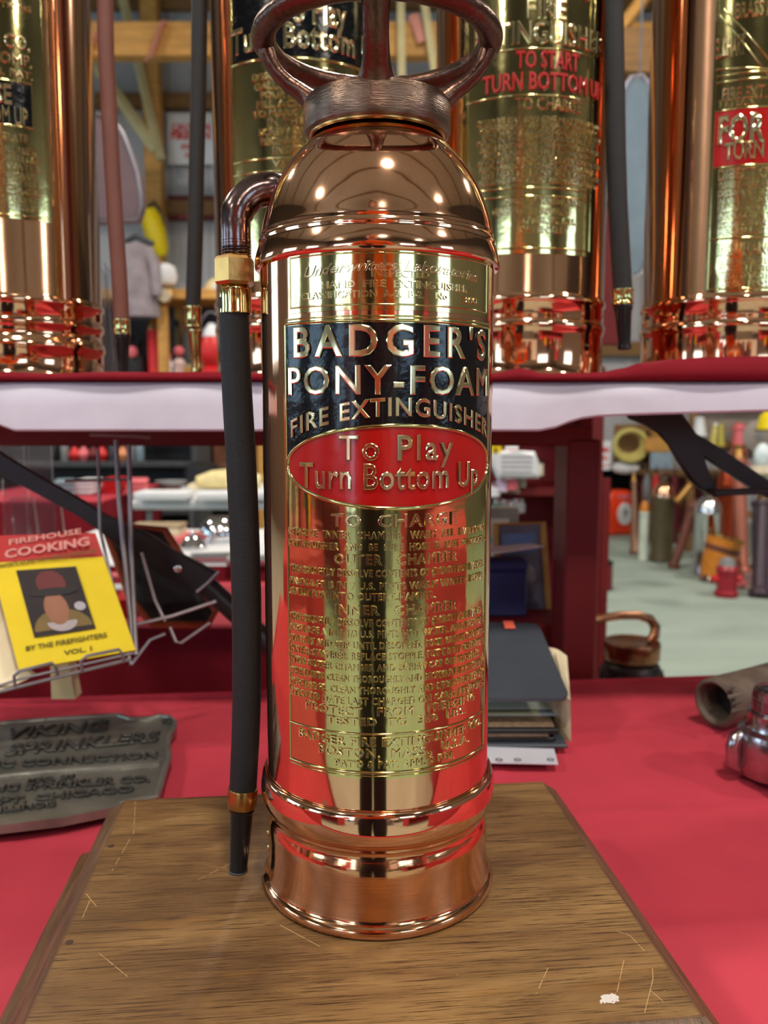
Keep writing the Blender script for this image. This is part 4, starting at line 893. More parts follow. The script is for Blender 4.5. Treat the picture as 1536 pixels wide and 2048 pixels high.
def sp(px, py_shelf, dy=.1): p = at(px, 600, RY+dy); p.z = rz_(py_shelf) + .0; return p
helmet('cream helmet on top of the far shelving rack beside the gooseneck pipe', sp(442, 582, .22), .22, mat('cream_enamel', (226,206,150), .4)); helmet('off white helmet on top of the rack left of the near black hose', sp(394, 582, .36), .10, WHITE)
helmet('maroon helmet on top of the far shelving rack near its pine post', sp(276, 582, .2), .2, MAROON, .4); helmet('dark maroon helmet on the rack below the yellow hose bundle', sp(354, 582, .36), .12, MAROON)
t = thing('glass_globe', 'small white glass globe on top of the shelving rack', 'globe', tuple(sp(334, 582, .06))); B().lathe([(.03,0),(.03,.04),(.055,.05),(.07,.10),(.055,.155),(.02,.175),(0,.176)], 16).build('globe', WHITE, t); B().lathe([(.035,0),(.035,.035)], 16).build('collar', BRASS_SATIN, t)
t = thing('brass_gauge', 'small round brass gauge on the front rail of the shelving rack', 'gauge', tuple(at(331, 592, RY-.09))); B().lathe([(.05,0),(.055,.01),(.055,.03),(.045,.035),(0,.035)], 20, m=Matrix.Rotation(PI/2, 4, 'X')).build('case', BRASS_SATIN, t); B().lathe([(.04,.034),(.04,.038)], 20, m=Matrix.Rotation(PI/2, 4, 'X')).build('dial', CREAM, t)
t = thing('hanging_coat', 'grey mauve turnout coat hanging on the far rack left of the yellow bundle', 'coat', tuple(at(272, 482, RY-.2)))
q = B(); q.grid(lambda u, v: ((.07 + .06*v)*math.sin(2*PI*u)*(1 + .1*math.sin(14*u)), .05*math.cos(2*PI*u)*(1+.5*v), -.02 - .42*v), 24, 8); q.build('coat_body', COAT, t)
for s in (-1, 1): B().tube([(s*.06, 0, -.05), (s*.11, -.01, -.14), (s*.12, -.02, -.32)], [.04,.036,.03], 10).build('sleeve', COAT, t)
B().tube([(-.1,0,-.02),(0,0,.03),(.1,0,-.02)], .02, 8).build('collar', GREY_DARK, t)
t = thing('yellow_hose_bundle', 'bright yellow hose bundle hung on the far timber post', 'hose', tuple(at(300, 418, 7.79)))
O = Vector(t.location)
B().tube([at(x, y, 7.79) - O for x, y in ((298,420),(303,440),(312,470),(321,498),(326,512))], [.07,.10,.10,.08,.04], 14).build('hose_roll', YELLOW, t)
B().tube([at(x, y, 7.80) - O for x, y in ((288,432),(294,416),(308,404),(318,420),(326,452))], .02, 8).build('strap', OLIVE, t)
# lower shelf of the rack
t = thing('oil_lantern', 'bright red lantern with white cap beside the brass nozzle of the near black hose', 'lantern', tuple(sp(422, 757, -.05)))
B().lathe([(.06,0),(.075,.01),(.075,.05),(.05,.07),(.06,.08),(.085,.13),(.085,.2),(.055,.25)], 20).build('globe', RED, t); B().lathe([(.05,.245),(.06,.25),(.05,.29),(.02,.33),(0,.335)], 20).build('cap', WHITE, t); B().lathe([(.095,0),(.095,.018)], 20).build('base_plate', SILVER, t)
B().tube([(.075*math.cos(a), 0, .28+.12*math.sin(a)) for a in (PI*i/10 for i in range(11))], .006, 6).build('bail', WIRE, t)
crate('wooden_crate', 'plain pine crate on the rack shelf below the red lantern', 'crate', sp(404, 757, .2), (.22, .2, .09), PINE, PINE_PALE)
for k, (px, m, s, lb) in enumerate(((306, WHITE, .9, 'tiny white and pink figurine on the rack right of the brown hose'), (330, mat('figurine_pink', (224,196,190), .5), 1.15, 'small pale pink figurine on the rack next to the pine crate'))):
    t = thing('figurine', lb, 'figurine', tuple(sp(px+26, 757, .12))); B().lathe([(.04*s,0),(.045*s,.02),(.03*s,.05),(.036*s,.10),(.018*s,.13)], 16).build('figure_body', m, t); B().ball((0,0,.155*s), .028*s).build('head', PINK, t)
t = thing('dark_bag', 'black bag with pink tag slumped on the rack behind the brown hose nozzle', 'bag', tuple(sp(268, 757, .16))); B().lathe([(.07,0),(.08,.03),(.07,.13),(.045,.19),(.035,.21),(.05,.24)], 16, m=Matrix.Diagonal((1,.7,1,1))).build('bag_body', BLACK, t); B().ball((.0,-.075,.17), .035, (1,.4,1)).build('tag', PINK, t)
t = thing('grey_lamp', 'grey cone lamp standing on the rack left of the pine post', 'lamp', tuple(sp(236, 757, .25))); B().lathe([(.07,0),(.08,.02),(.03,.05),(.03,.2),(.10,.26),(.05,.42),(.02,.45)], 18).build('lamp_body', GREY_DARK, t)
floor_ext('small red and brass extinguisher on the rack in front of its pine post', sp(309, 757, .12), .42, .05, RED, BRASS)
for k, (px, m) in enumerate(((352, OLIVE), (372, GREY), (392, SLATE), (455, MAROON), (478, OLIVE))):
    t = thing('old_can', ('olive can at the back of the rack left of the near black hose', 'grey can at the back of the rack left of the near black hose', 'slate blue can just behind the near black hose', 'maroon can on the rack behind the gooseneck hose', 'olive can on the rack furthest right')[k], 'can', tuple(sp(px, 757, .3)))
    B().lathe([(.026,0),(.029,.01),(.029,.26),(.02,.31),(.016,.36)], 16).build('can_body', m, t); B().lathe([(.018,.35),(.018,.39),(0,.39)], 12).build('stopper', BLACK, t)

# ------------------------------------------------------------------ under the shelf, left
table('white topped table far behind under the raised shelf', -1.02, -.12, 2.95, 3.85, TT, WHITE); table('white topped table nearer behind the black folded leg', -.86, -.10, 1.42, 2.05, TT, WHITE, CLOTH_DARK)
table('red clothed table far behind at the left under the shelf', -1.75, -1.12, 2.9, 3.8, TT, CLOTH_RED, CLOTH_DARK); table('red skirted table directly behind the front table', -.72, .22, .93, 1.33, TT-.02, CLOTH_RED, CLOTH_DARK)  # darker skirt colour carries the shade between the tables
def onA(px, py, Y_=None): p = on(px, py, TT); p.z = TT + .0005; return p
t = thing('cream_bag', 'cream bag lying on the far white table just left of the near hose', 'bag', tuple(onA(452, 980))); B().tube([(-.13,0,.035),(-.06,0,.045),(.04,0,.05),(.16,0,.04)], [.028,.044,.05,.03], 14).build('bag_body', mat('cream_canvas', (226,208,150), .7), t); B().tube([(-.13,-.03,.03),(-.16,-.04,.02),(-.12,-.06,.012)], .01, 6).build('drawstring', CREAM, t)
t = thing('dark_hat', 'black hat behind the cream bag on the far white table', 'hat', tuple(onA(405, 968))); B().lathe([(.16,.002),(.16,.012),(.09,.02),(.085,.09),(.05,.11),(0,.112)], 20).build('hat_body', BLACK, t)
t = thing('grey_platter', 'round grey platter with maroon bottom on the far white table', 'platter', tuple(onA(342, 977))); B().lathe([(.04,0),(.045,.008),(.072,.03),(.075,.036),(.068,.036),(.035,.014),(0,.012)], 24).build('bowl', GREY, t); B().lathe([(.036,.0),(.041,.0),(.056,.016),(.052,.016)], 20).build('painted_band', MAROON, t)
for k, (px, py) in enumerate(((330, 1000), (450, 1001), (560, 998))):
    t = thing('folded_cloth', ('folded white cloth at the left end of the far white table', 'folded white cloth under the cream bag on the far white table', 'folded white cloth half hidden by the near black hose')[k], 'cloth', tuple(onA(px, py)), group=None); B().box((0,0,.02), (.22,.14,.035), rot=(0,0,.2*k), bev=.012, seg=2).build('fold', WHITE, t)
t = thing('siren_dome', 'round chrome siren dome on the nearer white table left of the near hose', 'siren', tuple(onA(440, 1084))); B().lathe([(.044,0),(.052,.006),(.055,.026),(.046,.05),(.028,.066),(0,.07)], 28).build('dome', CHROME, t); B().lathe([(.06,0),(.06,.006)], 28).build('flange', SILVER, t)
t = thing('bell', 'smaller chrome bell lying left of the chrome siren dome', 'bell', tuple(onA(386, 1097))); B().lathe([(.032,0),(.034,.006),(.024,.022),(.013,.032),(0,.035)], 24).build('bell_body', CHROME, t); B().ball((0,0,.039), .007).build('knob', SILVER, t)
for k, (px, py, lb) in enumerate(((424, 1122, 'bright tin tray in front of the chrome bell'), (500, 1128, 'bright tin tray half hidden behind the near hose'))):
    t = thing('tin_tray', lb, 'tray', tuple(onA(px, py)), .15); B().box((0,0,.004), (.1,.07,.006), bev=.002).build('tray_base', SILVER, t); B().tube([(-.05,-.035,.010),(.05,-.035,.010),(.05,.035,.010),(-.05,.035,.010)], .004, 6, closed=True).build('tray_rim', SILVER, t)
t = thing('pink_ribbon', 'pink ribbon lying on the nearer white table left of the bell', 'ribbon', tuple(onA(368, 1085))); B().box((0,0,.012), (.035,.14,.02), rot=(0,0,-.25), bev=.004).build('ribbon', PINK, t, smooth=False)
crate('brown_carton', 'pale brown carton on the nearer white table behind the black folded leg', 'box', onA(318, 1085), (.13, .09, .05), CREAM, mat('carton_brown', (160,140,112), .7))
crate('red_toolbox', 'red toolbox under the far white table', 'box', floor_pt(420, 1240) + Vector((0, 0, 0)), (.3, .2, .2), RED, GREY_DARK)
def shelf_unit(label, x, y, w_, d_, h_, n, m, back):
    t = thing('shelf_unit', label, 'shelf', (x, y, FLOOR))
    for sx in (-1, 1): B().box((sx*(w_/2-.02), 0, h_/2), (.04, d_, h_), bev=.004).build('side_panel', m, t, smooth=False)
    for k in range(n): B().box((0, 0, .02 + (h_-.04)*k/(n-1)), (w_-.04, d_, .03), bev=.003).build('shelf_board', m, t, smooth=False)
    B().box((0, d_/2-.005, h_/2), (w_-.04, .01, h_-.02)).build('back_panel', back, t, smooth=False); return t
p = at(385, 900, 5.6)
t = thing('timber_doorframe', 'yellow pine frame with a dark opening and small round emblem behind the far white table', 'frame', (p.x, 5.6, FLOOR)); O = Vector(t.location)
for px in (331, 480): q = at(px, 900, 5.6); B().box((q.x-O.x, 0, (at(331,884,5.6).z-FLOOR)/2), (.08, .09, at(331,884,5.6).z-FLOOR), bev=.005).build('jamb', PINE, t, smooth=False)
a, b = at(322, 890, 5.6), at(490, 890, 5.6); B().box(((a.x+b.x)/2-O.x, 0, a.z-FLOOR), (b.x-a.x, .10, .06), bev=.005).build('lintel', PINE, t, smooth=False)
B().box(((a.x+b.x)/2-O.x, .05, .4), (b.x-a.x, .015, .8)).build('dark_inside_sheet', BLACK, t, smooth=False)  # black sheet stands in for the darkness inside the frame
t = thing('round_emblem', 'grey plaque with a small pink emblem on the pine frame', 'plaque', tuple(at(350, 918, 5.54))); B().box((0,0,.08), (.16,.02,.16), bev=.006).build('plaque_board', GREY, t, smooth=False); B().lathe([(0,0),(.04,0),(.03,.012),(0,.014)], 16, m=Matrix.Translation((0,-.012,.09)) @ Matrix.Rotation(PI/2, 4, 'X')).build('emblem', PINK, t)
sign('red_board', 'dark red board leaning right of the round emblem', 374, 894, 428, 962, 5.45, MAROON, (), .02, 'board'); sign('pink_board', 'pale pink and cream board behind the near hose above the cream bag', 428, 886, 475, 935, 5.3, mat('pale_pink_print', (236,190,176), .6, var=.25, vs=12), (), .02, 'board')
shelf_unit('dark shelf unit with red and grey goods at the far left', at(190, 900, 4.4).x, 4.4, 1.25, .35, 1.1, 5, GREY_DARK, BLACK)
def su(px, py, Y_=4.3): p = at(px, py, Y_); return p
U0 = FLOOR + .02; lev = [FLOOR + .035 + 1.06*k/4 for k in range(5)]
for k, (px, lv_, m, kind) in enumerate(((150,2,RED,'ball'),(168,2,PINK,'ball'),(188,2,MAROON,'ball'),(205,2,RED,'ball'),(246,2,mat('orange_float',(220,140,90),.5),'ball'),(262,2,GREY,'can'),(280,2,SLATE,'can'),(226,2,GREY_DARK,'can'),(130,2,GREY,'can'),(110,2,BLACK,'can'))):
    p = at(px, 900, 4.28); p.z = lev[lv_+1]
    nm = ('red','pink','maroon','crimson','orange','grey','slate','charcoal','light grey','black')[k]
    if kind == 'ball':
        t = thing('glass_float', '%s round glass fire grenade on the dark shelf unit at far left' % nm, 'grenade', tuple(p)); B().lathe([(.03,0),(.05,.02),(.075,.08),(.05,.14),(.022,.17),(.022,.21),(.03,.22),(0,.222)], 18, m=Matrix.Scale(.45, 4)).build('bulb', m, t); B().lathe([(.02,.215),(.02,.24),(0,.24)], 10, m=Matrix.Scale(.45, 4)).build('stopper', CREAM, t)
    else:
        t = thing('old_can', '%s can on the dark shelf unit at far left' % nm, 'can', tuple(p)); B().lathe([(.045,0),(.05,.008),(.05,.2),(.03,.24),(.03,.27)], 16, m=Matrix.Scale(.46, 4)).build('can_body', m, t); B().lathe([(.032,.26),(.032,.29),(0,.29)], 12, m=Matrix.Scale(.46, 4)).build('lid', BLACK, t)
for k, (px, py, m, lb) in enumerate(((175, 988, WHITE, 'stack of white papers on the far red table'), (228, 985, RED, 'bright red folded shirt on the far red table'), (274, 988, PINK, 'pink folded shirt on the far red table'), (126, 990, SLATE, 'blue grey folded shirt on the far red table'))):
    p = on(px, py, TT); p.z = TT + .0005; t = thing('folded_shirt' if k else 'paper_stack', lb, 'shirt' if k else 'papers', tuple(p), .1*k)
    for j in range(3): B().box((.004*j, 0, .012 + .022*j), (.088-.004*j, .16, .02), bev=.007).build('folded_layer', m, t, smooth=False)
for k, (px, m, lb) in enumerate(((30, ACRYLIC, 'clear acrylic stand furthest left behind the black folded leg'), (84, ACRYLIC, 'clear acrylic stand second from left behind the black folded leg'))):
    p = on(px, 1255, TT-.02); t = thing('acrylic_stand', lb, 'stand', (at(px, 1000, 1.1).x + .0, 1.1, TT - .0195))
    B().box((0, 0, .15), (.045, .004, .30), bev=.001).build('front_sheet', m, t, smooth=False); B().box((0, .03, .005), (.05, .07, .006), bev=.001).build('base', m, t, smooth=False); B().box((0, .05, .10), (.045, .004, .20), rot=(.2,0,0)).build('back_sheet', m, t, smooth=False)
for k, (px, py, m, lb) in enumerate(((222, 1178, PINK, 'pink box on the red table seen between the magazine and the wire rack'), (205, 1205, mat('salmon_box', (236,120,104), .5), 'salmon coloured packet below the pink box'), (240, 1228, RED, 'red packet lowest beside the yellow magazine'), (300, 1215, CREAM, 'cream packet behind the wire rack uprights'))):
    p = on(px, py, TT-.02); p.z = TT - .0195; crate('packet', lb, 'packet', p, (.075, .05, .03), m, WHITE if k % 2 else m, .2*k)

# ------------------------------------------------------------------ under the shelf, right of the extinguisher
shelf_unit('dark red shelf unit behind the dark red post', at(1010, 900, 2.55).x, 2.55, .62, .30, 1.24, 4, PAINT_RED, mat('maroon_back', (120,22,30), .7))
def sR(px, z): p = at(px, 900, 2.45); p.z = z; return p
zs = [FLOOR + .035 + 1.20*k/3 for k in range(4)]
t = thing('white_bag', 'white plastic bag with grey printed lines on the red shelf unit', 'bag', tuple(at(1030, 955, 2.32)));
B().prism([(-.06,0),(.075,0),(.082,.03),(.06,.085),(.0,.088),(-.085,.088),(-.09,.07)], -.03, .03, bev=.012).build('bag_body', WHITE, t)
for j in range(4): B().box((.0, -.0315, .02+.016*j), (.10, .002, .004)).build('printed_line', GREY, t, smooth=False)
sign('yellow_tag', 'yellow price tag with black numeral at the edge of the big extinguisher', 978, 888, 1003, 922, 2.30, YELLOW, (('1', .25, .5, .18),), .01, 'tag', BLACK); sign('white_tag', 'small white and pink tag right of the yellow price tag', 1010, 890, 1036, 926, 2.32, WHITE, (('SALE', .5, .25, .7), ('50', .12, .25, .5)), .01, 'tag', PINK)
for k, (px, py, d, m, lm, lb) in enumerate(((1000,948,(.14,.1,.075),OLIVE,GREY_DARK,'olive tin box under the yellow price tag'),(1052,950,(.10,.1,.05),CREAM,BLACK,'cream and black box under the white plastic bag'),(1000,985,(.12,.09,.035),mat('tan_box',(170,160,134),.7),GREY,'tan box on the red shelf unit below the olive tin'),(1034,974,(.05,.07,.06),mat('newsprint',(160,152,136),.8,var=.3,vs=60),CREAM,'newsprint covered box left of the dark red post'))):
    p = at(px, py, 2.42); crate('tin_box', lb, 'box', p, d, m, lm)
for k, (px, py, m, lb) in enumerate(((986,986,WHITE,'white round jar below the tags'),(1002,976,mat('lilac',(214,190,214),.4),'lilac jar below the tags'),(1022,972,PINK,'pink jar below the tags'),(996,1018,mat('dark_green',(84,104,90),.4),'dark green jar above the gold picture frame'),(1014,1020,CHROME,'small chrome jar above the gold picture frame'),(1036,1018,GREY,'grey jar above the gold picture frame'))):
    t = thing('jar', lb, 'jar', tuple(at(px, py+8, 2.36))); B().lathe([(.018,0),(.024,.004),(.024,.03),(.018,.038)], 16).build('jar_body', m, t); B().lathe([(.02,.036),(.02,.048),(0,.049)], 16).build('lid', SILVER, t)
t = thing('framed_picture', 'grey picture in a thin gold frame leaning behind the black album', 'picture', tuple(at(1040, 1300, .82))); O = Vector(t.location)
cr_ = [at(x, y, Y_) - O for x, y, Y_ in ((1000,1300,.80),(1102,1294,.80),(1086,1046,.86),(992,1050,.86))]
B().slab(cr_, (0, .008, 0)).build('print', mat('grey_photo_print', (118,108,114), .4, var=.5, vs=14), t, smooth=False)
B().tube(cr_, .0065, 4, closed=True, flat=(1, 1)).build('gold_frame', mat('gold_frame', (186,136,62), .35, .3), t, smooth=False)
iv = [at(x, y, Y_) - O for x, y, Y_ in ((1004,1110,.842),(1072,1104,.842),(1070,1066,.852),(1002,1068,.852))]; B().slab(iv, (0, -.001, 0)).build('printed_sky', mat('print_blue', (96,112,142), .4, var=.4, vs=20), t, smooth=False)
for k, (x, y, r_, c_) in enumerate(((1050,1150,.012,(150,136,130)),(1038,1190,.016,(86,78,92)),(1062,1225,.013,(96,84,92)),(1046,1265,.012,(150,70,66)))):
    p = at(x, y, .80 + (1300-y)/250*.06 - .004) - O; B().ball(p, r_*1.4, (1, .06, 1.2), 12).build('printed_shape', mat('print_shape', c_, .5, var=.3, vs=60), t)
t = thing('small_picture', 'small cream framed card with blue drawing right beside the big extinguisher', 'picture', tuple(at(985, 1125, .95))); O = Vector(t.location)
B().box((0, 0, .045), (.085, .008, .10), bev=.002).build('frame', mat('old_cream_frame', (150,142,120), .6, var=.2), t, smooth=False); B().box((-.004, -.005, .04), (.06, .003, .07)).build('card', CREAM, t, smooth=False); B().tube([(-.025,-.008,.06),(.015,-.008,.02)], .008, 6, flat=(.2,1)).build('printed_stroke', mat('print_pale_blue', (140,176,206), .5), t)
t = thing('loose_paper', 'pale pink paper sheet lying across the picture frame', 'paper', tuple(at(1020, 1105, .80))); O = Vector(t.location)
B().slab([at(x, y, Y_) - O for x, y, Y_ in ((940,1112,.74),(1006,1106,.74),(1087,1094,.76),(1060,1089,.84),(1000,1094,.84),(940,1100,.84))], (0, 0, .002)).build('sheet', mat('pale_pink_paper', (236,214,206), .6, var=.08), t, smooth=False)
bx = at(998, 1226, .78)
t = crate('navy_box', 'navy blue box standing behind the black album', 'box', bx, (.075, .05, .082), NAVY, NAVY)
t = thing('red_riser', 'dark red riser block under the navy box and gold picture', 'riser', (bx.x + .02, .765, FLOOR)); B().box((0, 0, (bx.z-.001-FLOOR)/2), (.16, .10, bx.z-.001-FLOOR), bev=.004).build('riser_body', PAINT_RED, t, smooth=False); B().box((0, 0, .03), (.17, .11, .06), bev=.004).build('foot', PAINT_RED, t, smooth=False)

# ------------------------------------------------------------------ the hall floor seen at the right
hp_ = at(1262, 1355, 1.45)
t = thing('old_hydrant', 'black hydrant with bronze cap and hooked handle behind the red front table', 'hydrant', (hp_.x, 1.45, FLOOR)); O = Vector(t.location)
zc_ = at(1262, 1318, 1.45).z - FLOOR; s_ = pxm(1.45)
B().lathe([(.11,0),(.13,.01),(.13,.05),(.085,.07),(.075,.1),(.075,zc_-.10),(.070,zc_-.095),(57*s_,zc_-.085),(61*s_,zc_-.05),(61*s_,zc_-.028),(56*s_,zc_-.012),(50*s_,zc_-.004)], 40).build('barrel', mat('black_cast_iron', (48,38,40), .4, .4, var=.3), t, ang=50)
for k in range(14): a = 2*PI*k/14; B().box((61*s_*math.cos(a), 61*s_*math.sin(a), zc_-.04), (.008, .012, .030), rot=(0, 0, a), bev=.002).build('rib', mat('black_cast_iron', (48,38,40), .4, .4, var=.3) if not k else bpy.data.materials['black_cast_iron'], t, smooth=False)
B().lathe([(44*s_,zc_-.006),(54*s_,zc_),(56*s_,zc_+.004),(57*s_,zc_+.038),(55*s_,zc_+.043),(48*s_,zc_+.040),(0,zc_+.038)], 40).build('bronze_cap', mat('brown_bronze', (150,100,72), .28, 1, var=.2), t, ang=40)
hk = [at(x, y, Y_) - O for x, y, Y_ in ((1188,1240,1.40),(1206,1236,1.41),(1240,1231,1.43),(1275,1231,1.45),(1300,1238,1.46),(1311,1254,1.46),(1309,1272,1.45),(1300,1284,1.45))]
B().tube(hk, [.009,.010,.010,.010,.011,.012,.012,.012], 12).build('hooked_handle', bpy.data.materials['brown_bronze'], t)
p = floor_pt(1232, 1068)
t = thing('alarm_box', 'orange red street alarm box with round white dial on the hall floor', 'alarm box', tuple(p), .25)
B().prism([(-.15,0),(.15,0),(.155,.30),(.13,.38),(.07,.41),(-.07,.41),(-.13,.38),(-.155,.30)], -.10, .10, bev=.025).build('case', RED_ORANGE, t)
B().lathe([(0,0),(.085,0),(.085,.015),(0,.02)], 24, m=Matrix.Translation((.02,-.10,.20)) @ Matrix.Rotation(PI/2, 4, 'X') @ Matrix.Diagonal((.85,1.2,1,1))).build('dial', WHITE, t)
B().box((.02,-.122,.21), (.008,.006,.09)).build('pointer', BLACK, t, smooth=False); B().box((.02,-.122,.215), (.06,.006,.008)).build('pointer', BLACK, t, smooth=False)
vs, fs = letters('FIRE', .04, .15, .006, res=1, bold=.03); q = B(); q.raw(vs, fs, lambda p_: (p_[0]+.02, -.102 - p_[2], .335 + p_[1])); q.build('lettering', PINK, t, smooth=False, fix=False)
p = floor_pt(1205, 1070); B().box((p.x - t.location.x - .10, .02, .17), (.03, .05, .30), bev=.01).build('side_strip', mat('pale_pink_strip', (240,180,176), .4), t, smooth=False)
shelf_unit('low black cabinet against the far wall behind the orange red alarm box', at(1240, 960, 7.8).x, 7.9, .8, .3, .62, 3, BLACK, BLACK)
floor_ext('tall olive brown extinguisher with copper shoulder on the hall floor', floor_pt(1322, 1122), .66, .082, OLIVE, COPPER)
floor_ext('chrome extinguisher standing on the hall floor right of the olive one', floor_pt(1411, 1150), .60, .088, CHROME, SILVER)
floor_ext('copper red extinguisher behind the tall pink copper pipe', floor_pt(1452, 1120), .80, .085, mat('red_copper', (172,70,40), .3, .8))
floor_ext('slim white and green cylinder left of the olive brown extinguisher', floor_pt(1286, 1120), .50, .038, mat('pale_green_label', (206,214,200), .5, var=.2, vs=8), ORANGE)
playpipe('thin copper play pipe standing left of the olive brown extinguisher', floor_pt(1270, 1108), floor_pt(1270, 1108) + Vector((.03, .2, .62)), .034, .02, mat('dull_copper_pipe', (134,96,76), .4, .5)); playpipe('brown leather play pipe leaning against the olive brown extinguisher', floor_pt(1346, 1137), at(1392, 1000, 5.6), .032, .04, LEATHER, LEATHER)
playpipe('brass nozzle lying tilted on top between the olive and chrome extinguishers', at(1352, 1005, 5.75), at(1384, 966, 5.75), .032, .026, BRASS_SATIN); playpipe('long pink copper pipe standing on the hall floor', floor_pt(1483, 1152), at(1478, 890, 5.35), .05, .042, mat('pink_copper', (186,112,92), .35, .4))
t = thing('leather_bucket', 'tilted orange brown leather fire bucket on the hall floor', 'bucket', tuple(floor_pt(1424, 1162)), 0, None, (0, .26, 0)); B().lathe([(.075,0),(.085,.004),(.10,.12),(.118,.30),(.112,.30),(.09,.10),(0,.05)], 28, caps=False).build('bucket_body', ORANGE, t)
B().lathe([(.115,.29),(.122,.295),(.122,.31),(.112,.31)], 28, caps=False).build('rim', BRASS_SATIN, t); B().lathe([(.108,.20),(.112,.205),(.114,.235),(.110,.24)], 28, caps=False).build('strap_band', LEATHER, t); B().lathe([(.07,-.0),(.09,.002),(.09,.03),(.085,.035)], 28, caps=False).build('copper_foot', COPPER, t)
t = thing('red_hydrant', 'small dark red hydrant with grey top on the hall floor', 'hydrant', tuple(floor_pt(1452, 1193))); B().lathe([(.065,0),(.07,.01),(.07,.03),(.058,.04),(.058,.14),(.066,.15),(.066,.17),(.05,.19)], 24).build('barrel', mat('hydrant_red', (150,30,44), .35), t); B().lathe([(.045,.185),(.05,.19),(.04,.225),(.015,.24),(0,.24)], 20).build('bonnet', GREY, t)
for s in (-1, 1): B().lathe([(.022,0),(.022,.03),(.016,.035),(0,.035)], 12, m=Matrix.Translation((s*.055,0,.11)) @ Matrix.Rotation(s*PI/2, 4, 'Y')).build('outlet', RED, t)
playpipe('dark purple pipe standing at the right edge of the picture', floor_pt(1520, 1195), at(1526, 985, 4.9), .05, .04, mat('dark_purple', (60,44,56), .4), name='standpipe'); playpipe('grey iron pipe standing behind the right hand red hydrant', floor_pt(1514, 1140), at(1512, 990, 5.8), .035, .03, GREY_DARK, GREY, name='standpipe')
crate('black_case', 'small black and red case on the floor beside the dark red post', 'case', floor_pt(1196, 1176), (.13, .2, .19), MAROON, BLACK)
t = thing('hose_fitting', 'pale pink pile of fittings on the floor at the right edge', 'fitting', tuple(floor_pt(1500, 1178))); B().lathe([(.05,0),(.06,.01),(.04,.05),(.045,.09),(.03,.1)], 16).build('fitting_body', mat('dusty_pink', (150,120,116), .5, var=.3), t); B().tube([(.0,0,.04),(-.12,-.02,.03)], .022, 8).build('side_outlet', PINK, t)
# wall bench behind with hung gear
BYw = 6.9; bz = at(1400, 945, BYw).z
t = thing('work_bench', 'brown timber bench along the far wall behind the floor antiques', 'bench', (at(1400, 900, BYw).x, BYw + .25, FLOOR))
B().box((.1, 0, bz-FLOOR-.02), (1.0, .5, .04), bev=.004).build('bench_top', PINE_DARK, t, smooth=False); B().box((.1, .2, .3), (.95, .02, .55)).build('back_board', mat('dull_red_board', (110,40,40), .7), t, smooth=False)
for x in (-.36, .1, .56): B().box((x, -.2, (bz-FLOOR-.04)/2), (.06, .06, bz-FLOOR-.04)).build('leg', PINE_DARK, t, smooth=False)
for k, (px, m, lb) in enumerate(((1296, GREY, 'grey cylinder on the floor under the far bench'), (1314, RED, 'red cylinder on the floor under the far bench'), (1332, GREY_DARK, 'charcoal cylinder on the floor under the far bench'), (1352, MAROON, 'maroon cylinder on the floor under the far bench'))):
    p = at(px, 900, BYw - .1); p.z = FLOOR; floor_ext(lb, p, .66, .032, m)
t = thing('hose_coil', 'coil of cream rope hose hung above the orange red alarm box', 'hose', tuple(at(1258, 886, 7.40)))
for k in range(3): B().tube([((.125 + .012*k)*math.cos(a), -.03*k, (.115 + .012*k)*math.sin(a) - .01*k) for a in (2*PI*i/32 for i in range(32))], .022, 8, closed=True).build('hose_turn', YELLOW_DULL, t)
t = thing('wooden_backboard', 'brown timber board holding the cream hose coil', 'board', tuple(at(1262, 905, 7.5))); B().box((0, 0, .08), (.32, .04, .36), bev=.004).build('board', PINE_DARK, t, smooth=False); B().box((.15, .0, -.4), (.05, .04, 1.2)).build('stand_post', PINE_DARK, t, smooth=False); B().tube([(0, -.02, .19), (0, -.14, .20)], .006, 6).build('peg', GREY, t)
sign('white_notice', 'white notice with red lettering beside the cream hose coil', 1194, 882, 1222, 940, 7.05, WHITE, (('FIRE', .62, .16, .75), ('BELL', .36, .13, .75), ('No 4', .1, .13, .7)))
t = thing('white_sack', 'crumpled white sack below the cream hose coil', 'sack', tuple(at(1250, 948, 7.42))); B().ball((0,0,.06), .1, (1.3,.6,.62)).build('sack_body', WHITE, t); B().ball((.08,-.02,.05), .05, (1,.6,.8)).build('tied_corner', WHITE, t)
sign('timber_board', 'long brown timber board on the far wall behind the black folded leg', 1288, 876, 1352, 903, 7.3, PINE, (), .03, 'board'); sign('blue_pane', 'pale blue board under the long brown timber board', 1300, 905, 1345, 938, 7.2, mat('pale_blue_board', (150,172,190), .4), (), .02, 'board')
for k, (x, y0, y1, w_, m, lb) in enumerate(((1399,834,872,.05,WHITE,'white cylinder hung at the top between the black folded legs'),(1424,846,892,.028,YELLOW_DULL,'yellow and white nozzle hung right of the white cylinder'),(1442,848,892,.026,mat('old_yellow',(190,176,80),.5),'dull yellow nozzle hung second right of the white cylinder'),(1478,846,930,.06,PINK,'pink hose hung near the right edge under the shelf'))):
    a, b = at(x, y1, 6.24), at(x + (8 if k == 1 else 0), y0, 6.24); playpipe(lb, a, b, w_, w_*.7, m, WHITE if k < 2 else m)
t = thing('grey_disc', 'flat grey disc hung at the right edge under the shelf', 'disc', tuple(at(1516, 872, 6.20))); B().lathe([(0,0),(.12,0),(.125,.01),(.11,.02),(0,.025)], 28, m=Matrix.Rotation(PI/2, 4, 'X')).build('disc', mat('dusty_grey', (150,138,130), .6), t); B().lathe([(0,.02),(.03,.02),(.03,.035),(0,.035)], 16, m=Matrix.Rotation(PI/2, 4, 'X')).build('hub', GREY, t)
